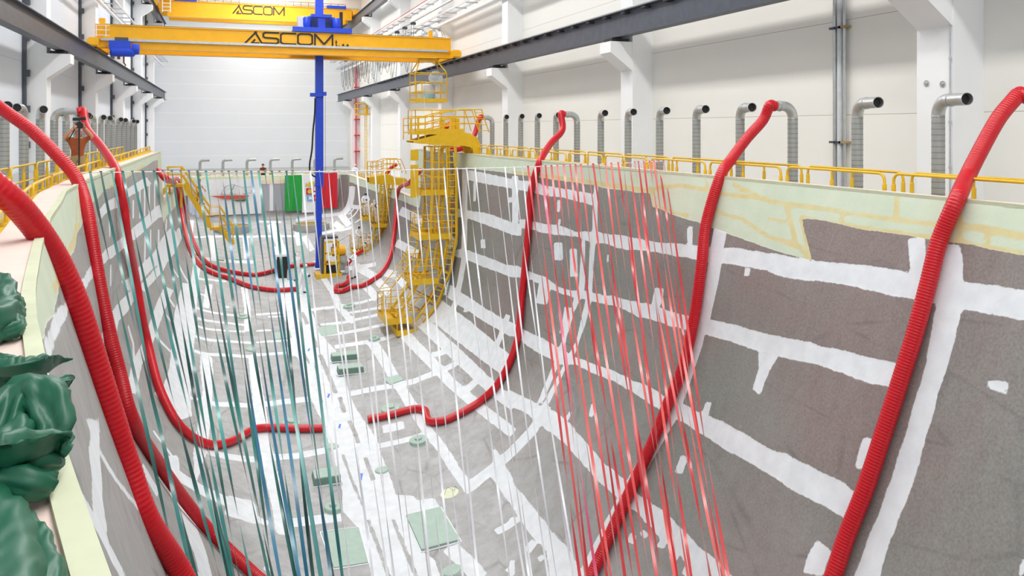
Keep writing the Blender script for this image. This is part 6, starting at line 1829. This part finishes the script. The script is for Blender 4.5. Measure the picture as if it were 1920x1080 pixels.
    for sd in (-1, 1): em.lathe([(0, -.004), (.011 * k, 0), (.006 * k, .007 * k), (0, .008 * k)], hd + fw * .088 * k + rt * sd * .033 * k + up * .018 * k, 8, fw)
    part('eyes', em, M['dark'], t)
    mm = MB(); mm.beam(hd + fw * .086 * k - up * .062 * k - rt * .022 * k, hd + fw * .086 * k - up * .062 * k + rt * .022 * k, .008 * k, .012 * k); part('mouth', mm, M['lips'], t)
    if look.get('mask'):
        g = MB(); g.lathe([(.055 * k, -.01), (.055 * k, .02), (.035 * k, .055 * k), (0, .06 * k)], hd + fw * .075 * k - up * .05 * k, 14, fw)
        for sd in (-1, 1): g.lathe([(.03 * k, 0), (.03 * k, .04 * k), (0, .045 * k)], hd + fw * .08 * k + rt * sd * .05 * k - up * .065 * k, 10, (fw + rt * sd).normalized())
        part('respirator', g, M['dark'], t, 40, 'dark respirator mask')
        g = MB(); g.tube([hd + fw * .095 * k + rt * .07 * k + up * .02 * k, hd + fw * .105 * k + up * .02 * k, hd + fw * .095 * k - rt * .07 * k + up * .02 * k], .022 * k, 8); part('goggles', g, M['dark'], t, 60)
    if look.get('helmet'):
        g = MB(); g.lathe([(.125 * k, -.01 * k), (.115 * k, .0), (.105 * k, .06 * k), (.07 * k, .10 * k), (0, .115 * k)], hd + up * .025 * k, 18, up); part('helmet', g, look['helmet'], t, 50)
    if look.get('hair'):
        g = MB(); g.lathe([(.088 * k, -.03 * k), (.098 * k, .01 * k), (.09 * k, .05 * k), (.055 * k, .085 * k), (0, .098 * k)], hd + up * .012 * k - fw * (.014 + look.get('tilt', 0) * .05) * k, 16, (up - fw * (.4 + look.get('tilt', 0))).normalized()); part('hair', g, look['hair'], t, 50)
    return t, Jw, fw, up, k


M['lips'] = mat('lips', (150, 84, 76), .5); M['boot'] = mat('black_boot', (38, 38, 42), .6); M['glove'] = mat('dark_glove', (48, 50, 56), .7)
M['greyhair'] = mat('grey_hair', (196, 190, 184), .8, bump=.5, bscale=60); M['darkhair'] = mat('dark_hair', (52, 36, 28), .8, bump=.5, bscale=60)
SUIT = dict(top=M['suit'], skin=M['skin'], legs=M['suit'], shoe=M['boot'], hood=M['suit'], bulk=1.24, glove_m=M['glove'], curl=.7)
def suit(**k): d = dict(SUIT); d.update(k); return d
ARMS_FWD = dict(ell=(.24, -.12, 1.2), elr=(-.24, -.12, 1.2), wrl=(.14, -.36, 1.14), wrr=(-.14, -.36, 1.14))
ARMS_WORK = dict(ell=(.27, -.10, 1.18), elr=(-.26, -.16, 1.22), wrl=(.16, -.34, 1.24), wrr=(-.10, -.40, 1.02))
BENT = dict(belly=(0, -.05, 1.12), chest=(0, -.14, 1.29), neck=(0, -.22, 1.44), jaw=(0, -.27, 1.52), head=(0, -.29, 1.60), crown=(0, -.30, 1.675), shl=(.185, -.17, 1.39), shr=(-.185, -.17, 1.39), ell=(.24, -.26, 1.14), elr=(-.24, -.26, 1.14), wrl=(.14, -.46, 1.06), wrr=(-.14, -.46, 1.06))
STEP = dict(knl=(.11, -.16, .52), anl=(.12, -.16, .09), tol=(.13, -.32, .04), knr=(-.11, .02, .5), anr=(-.12, .16, .1), tor=(-.13, .02, .04))


def stand(px, py, zoff=0.0): h, n = spot(px, py); return Vector((h.x, h.y, h.z + zoff))


def mix(*a):
    d = {}
    for q in a: d.update(q)
    return d


person('person in white overall and hood standing behind another by the keel, left of the mast', stand(557, 527), math.radians(200), ARMS_FWD, suit(mask=True))
person('person in white overall walking with head lowered by the keel, nearest of the workers', stand(563, 551), math.radians(75), mix(BENT, STEP), suit(helmet=M['white']))
person('person in white overall and white helmet facing left beside the resin machine', stand(716, 522) if False else stand(665, 522), math.radians(-70), mix(ARMS_WORK, STEP), suit(helmet=M['white'], mask=False))
Y2 = 56.0
def onplat(px, y, z): return Vector((ratio(px) * y, y, z))
def ZT(px, py): return at_Y(px, py, 56.0).z
person('person in white overall and black goggles standing on the lower left basket platform', onplat(672, Y2 - .1, ZT(675, 469)), math.radians(20), ARMS_WORK, suit(mask=True))
person('person in white overall and white cap on the lowest platform of the far tower', onplat(693, Y2 - .2, ZT(700, 486)), math.radians(-70), ARMS_WORK, suit(helmet=M['white']))
person('person in white overall and hood on the upper left platform of the far tower', onplat(686, Y2 + .1, ZT(687, 407)), math.radians(-20), ARMS_WORK, suit(mask=True))
tt, Jw, fw, up, kk = person('person in white overall seen from behind with a black strap on the far tower', onplat(702, Y2 - .2, ZT(712, 419)), math.radians(190), ARMS_WORK, suit())
mb = MB(); a, b = Jw['shl'], Jw['elr']; mb.tube(spline([Jw['shr'] + Vector((0, -.1, .07)), Jw['chest'] + Vector((0, -.19, 0)), Jw['belly'] + Vector((.16, -.16, .05))], .05), .03, 6); part('strap', mb, M['dark'], tt, 60)
p_ = at_Y(666, 325, 77.0); person('small distant person in white at the far right corner of the mould rim', (p_.x, 77.0, ZC - 5.3), 0, ARMS_FWD, suit(helmet=M['lamp']), 1.74)
p_ = at_Y(493, 322, TR_Y + 1.15)
M['maroon'] = mat('dark_red_plaid', (96, 40, 40), .85, var=.3, scale=18); M['jean'] = mat('dark_trousers', (50, 52, 60), .85)
tt, Jw, fw, up, kk = person('person in a dark red shirt and headset watching from behind the far rim', (p_.x, TR_Y + 1.15, ZC - 5.3), 0, dict(ell=(.27, -.05, 1.17), elr=(-.27, -.05, 1.17), wrl=(-.04, -.22, 1.2), wrr=(.04, -.25, 1.14)),
                            dict(top=M['maroon'], skin=M['skin'], legs=M['jean'], shoe=M['boot'], hair=M['darkhair'], sleeve=1), 1.95)
mb = MB(); rt = fw.cross(up); hd = Jw['head']; mb.tube([hd + rt * .1 * math.cos(a) * kk + up * .12 * math.sin(a) * kk for a in np.linspace(0, PI, 10)], .014, 6)
for sd in (-1, 1): mb.lathe([(.04, 0), (.045, .03), (0, .04)], hd + rt * sd * .085, 10, rt * sd)
part('headset', mb, M['dark'], tt, 60)
p_ = P3(374, 384, 57.0)
person('person with dark hair in a pale pink shirt coming down the yellow stair', (p_.x, 57.0, p_.z), math.radians(60), mix(STEP, dict(ell=(.27, -.05, 1.17), wrl=(.3, -.2, 1.0))), dict(top=mat('pale_pink_shirt', (232, 206, 200), .85), skin=M['skin'], legs=M['khaki'], shoe=M['boot'], hair=M['darkhair'], sleeve=1), 1.74)

# photographer on the left gangway, arms raised with a camera on a stick
PX, PY = -4.06, 26.2
tt, Jw, fw, up, kk = person('person in a rust orange shirt raising a camera overhead on the left gangway', (PX, PY, ZG), math.radians(18),
    dict(neck=(0, .0, 1.48), jaw=(.015, -.045, 1.555), head=(.015, -.03, 1.64), crown=(.015, .0, 1.715), ell=(.33, -.12, 1.50), elr=(-.33, -.12, 1.48), wrl=(.13, -.24, 1.74), wrr=(-.13, -.24, 1.73), shl=(.19, .0, 1.445), shr=(-.19, 0, 1.445)),
    dict(top=M['orange'], skin=M['skin'], legs=M['khaki'], shoe=M['boot'], hair=M['greyhair'], sleeve=1, palm=Vector((.2, .9, .3)), curl=.85, bulk=1.08, tilt=.45), 1.98)
c = (Jw['wrl'] + Jw['wrr']) / 2 + Vector((0, 0, .08))
t = thing('camera_on_monopod', 'black camera on a monopod held above the head of the photographer in orange', 'camera', tuple(c - Vector((0, 0, 1.15))))
mb = MB(); mb.box((c.x - .10, c.y - .06, c.z - .09), (c.x + .10, c.y + .06, c.z + .06)); mb.box((c.x - .05, c.y - .05, c.z + .05), (c.x + .05, c.y + .05, c.z + .10)); part('body', mb, M['dark'], t)
mb = MB(); mb.lathe([(.05, 0), (.055, .02), (.055, .14), (.045, .16), (0, .15)], c + Vector((.02, .04, -.02)), 16, (.5, .6, .1)); part('lens', mb, M['dark'], t, 40)
mb = MB(); mb.beam(c + Vector((-.17, .0, .17)), c + Vector((.17, 0, .19)), .06, .09); mb.box((c.x - .015, c.y - .015, c.z + .08), (c.x + .015, c.y + .015, c.z + .17)); part('microphone', mb, M['dark'], t)
mb = MB(); mb.tube([c + Vector((0, -.01, -.08)), c + Vector((0, -.03, -1.15))], [.024, .018], 8); part('monopod', mb, M['dark'], t, 60)
mb = MB(); mb.tube(spline([c + Vector((-.08, 0, -.05)), c + Vector((-.18, -.03, -.25)), c + Vector((-.26, -.03, -.42))], .05), .016, 6); part('tripod_leg', mb, M['dark'], t, 60)

# ------------------------------------------------------------------ green cloth bundles on the left ledge
def fold_tube(mb, pts, rad, flat=(1, 1), pleats=7, depth_=.16, seg=44, step=.02, seed=0, cap=True, up=(0, 0, 1)):
    """gathered fabric: a swept roll whose outline is pleated; rad = radius along the way"""
    r = random.Random(seed)
    c = spline(pts, step); n = len(c)
    ph = [r.uniform(0, 6.28) for _ in range(6)]
    vs = []
    a0 = Vector(up); N = None
    for i in range(n):
        u = i / (n - 1)
        d = (c[min(i + 1, n - 1)] - c[max(i - 1, 0)]).normalized()
        if N is None: N = (a0 - d * a0.dot(d)).normalized()
        N = (N - d * N.dot(d)).normalized(); B = d.cross(N)
        R = float(np.interp(u * (len(rad) - 1), range(len(rad)), rad))
        for k in range(seg):
            t = 2 * PI * k / seg
            tw = t + 1.1 * math.sin(u * 2.2 + ph[5])
            w = 1 + depth_ * (math.sin(tw * pleats + ph[0] + 2.0 * math.sin(u * 3 + ph[1])) * .6 + math.sin(tw * (pleats * 2 + 1) + ph[2] + u * 5) * .28 + .35 * math.sin(u * 11 + tw * 2 + ph[3]) * .6 + .5 * math.sin(tw * 2 + u * 4 + ph[4]) * .6)
            vs.append(c[i] + N * (R * w * flat[0] * math.cos(t)) + B * (R * w * flat[1] * math.sin(t)))
    fs = [(i * seg + k, i * seg + (k + 1) % seg, (i + 1) * seg + (k + 1) % seg, (i + 1) * seg + k) for i in range(n - 1) for k in range(seg)]
    if cap: fs += [tuple(range(seg))[::-1], tuple((n - 1) * seg + k for k in range(seg))]
    mb.add(vs, fs)


def leaf(mb, pts, width, thick=.012, wave=.02, seed=0, up=(0, 0, 1)):
    """free flap of cloth along a line, width profile, with a wavy cross fold"""
    r = random.Random(seed); ph = r.uniform(0, 6)
    c = spline(pts, .012); n = len(c); m = 14
    top = []; bot = []
    for i in range(n):
        u = i / (n - 1); d = (c[min(i + 1, n - 1)] - c[max(i - 1, 0)]).normalized(); s = d.cross(Vector(up)).normalized(); q = s.cross(d)
        w = float(np.interp(u * (len(width) - 1), range(len(width)), width))
        for k in range(m + 1):
            v = k / m * 2 - 1
            p = c[i] + s * (w * v) + q * (wave * min(1, w / .05) * math.sin(v * 4.2 + ph + u * 3) + wave * 1.2 * abs(v) * (1 - u))
            top.append(p + q * thick / 2); bot.append(p - q * thick / 2)
    fs = [(i * (m + 1) + k, i * (m + 1) + k + 1, (i + 1) * (m + 1) + k + 1, (i + 1) * (m + 1) + k) for i in range(n - 1) for k in range(m)]
    o = len(top)
    mb.add(top + bot, fs + [tuple(o + q for q in f[::-1]) for f in fs]
           + [(i * (m + 1), (i + 1) * (m + 1), o + (i + 1) * (m + 1), o + i * (m + 1)) for i in range(n - 1)] + [(i * (m + 1) + m, o + i * (m + 1) + m, o + (i + 1) * (m + 1) + m, (i + 1) * (m + 1) + m) for i in range(n - 1)])


def cz(px, py, h): return at_Z(px, py, ZC - 1.18 + h)       # point at height h over the ledge


def crumple(o, amount=.012, ridge=.02, seed=0):
    """push the cloth surface into sharp small creases"""
    from mathutils import noise as NZ
    me = o.data
    me.calc_loop_triangles()
    co = [v.co.copy() for v in me.vertices]; no = [v.normal.copy() for v in me.vertices]
    off = Vector((seed * 3.1, seed * 1.7, seed))
    for v, c, n in zip(me.vertices, co, no):
        q = Vector((c.x * 15, c.y * 5, c.z * 8)) + off
        r1 = 1 - abs(NZ.noise(Vector((q.x, q.y, q.z * .6)))) * 2.2
        r2 = 1 - abs(NZ.noise(Vector((q.x * 2.3 + 5, q.y * 1.2, q.z * 1.6)))) * 2.2
        v.co = c + n * (ridge * (max(r1, -.3) - .5) + amount * (max(r2, -.3) - .5))
    me.polygons.foreach_set('use_smooth', [True] * len(me.polygons)); me.update()


mb = MB()
fold_tube(mb, [cz(-90, 560, .1), cz(-35, 552, .12), cz(-2, 558, .13), cz(6, 586, .11), cz(-15, 612, .09), cz(-70, 630, .08)], [.13, .13, .115, .10, .10, .12], (1, 1), 4, .2, seed=3)
fold_tube(mb, [cz(-80, 612, .07), cz(-20, 608, .08), cz(18, 604, .08), cz(36, 612, .07), cz(10, 622, .06), cz(-60, 632, .06)], [.06, .06, .05, .04, .045, .05], (1, 1), 5, .2, seed=5)
o = single('green_cloth', mb, M['cloth'], 'smaller bunch of green satin cloth on the left ledge, the farther of two', 'cloth', None)
crumple(o, .006, .022, 1)
t = thing('green_cloth', 'large knotted heap of green satin cloth on the left ledge in the foreground', 'cloth', tuple(cz(30, 900, 0)))
def cl(nm, seed, ridge=.02, **k):
    o = part(nm, mb, M['cloth'], t); crumple(o, .006, ridge, seed); return o
mb = MB(); fold_tube(mb, [cz(-120, 715, .10), cz(-40, 705, .12), cz(20, 700, .12), cz(55, 706, .10), cz(80, 722, .07)], [.10, .10, .075, .055, .03], (1, 1), 5, .2, seed=11); cl('upper_roll', 2)
mb = MB(); leaf(mb, [cz(-40, 690, .19), cz(30, 690, .19), cz(80, 684, .17), cz(112, 677, .155), cz(136, 673, .15)], [.12, .10, .075, .04, .002], .01, .03, 4); cl('pointed_flap', 3, .008)
mb = MB(); fold_tube(mb, [cz(62, 738, .12), cz(88, 729, .12), cz(104, 722, .11), cz(124, 717, .1), cz(141, 706, .1)], [.04, .026, .022, .03, .006], (1, .8), 4, .25, seed=13); cl('knotted_end', 4, .01)
mb = MB(); fold_tube(mb, [cz(-30, 860, .06), cz(8, 800, .12), cz(32, 752, .17), cz(62, 742, .18), cz(90, 768, .15), cz(100, 808, .1), cz(82, 842, .06)], [.06, .07, .075, .08, .08, .07, .04], (1, 1), 4, .2, seed=17); cl('arched_fold', 5, .025)
mb = MB(); fold_tube(mb, [cz(50, 775, .1), cz(40, 810, .11), cz(15, 850, .09), cz(-40, 880, .08)], [.04, .05, .06, .07], (1, 1), 4, .25, seed=19); cl('inner_fold', 6, .025)
mb = MB(); leaf(mb, [cz(-60, 868, .15), cz(10, 850, .17), cz(60, 838, .16), cz(95, 838, .13), cz(122, 850, .10)], [.05, .08, .10, .085, .05], .01, .035, 7); cl('crumpled_flap', 7, .014)
mb = MB(); fold_tube(mb, [cz(-80, 880, .07), cz(-10, 876, .10), cz(45, 872, .10), cz(80, 868, .09), cz(104, 862, .07)], [.06, .065, .06, .05, .03], (1, 1), 5, .22, seed=23); cl('cross_roll', 8, .02)
mb = MB(); fold_tube(mb, [cz(-60, 915, .06), cz(0, 906, .08), cz(50, 905, .08), cz(96, 912, .05)], [.06, .06, .055, .035], (1, 1), 4, .2, seed=29); cl('lower_roll', 9, .02)
mb = MB(); fold_tube(mb, [cz(-45, 925, .07), cz(-28, 965, .07), cz(-12, 1030, .06), cz(0, 1130, .05), cz(8, 1230, .04)], [.07, .085, .095, .11, .12], (.7, 1), 3, .12, seed=31); cl('hanging_drape', 10, .012)
mb = MB(); fold_tube(mb, [cz(38, 962, .045), cz(66, 1000, .045), cz(82, 1050, .04), cz(94, 1120, .03), cz(98, 1200, .03)], [.02, .035, .042, .048, .05], (.8, 1), 3, .12, seed=37); cl('drape_edge', 11, .008)
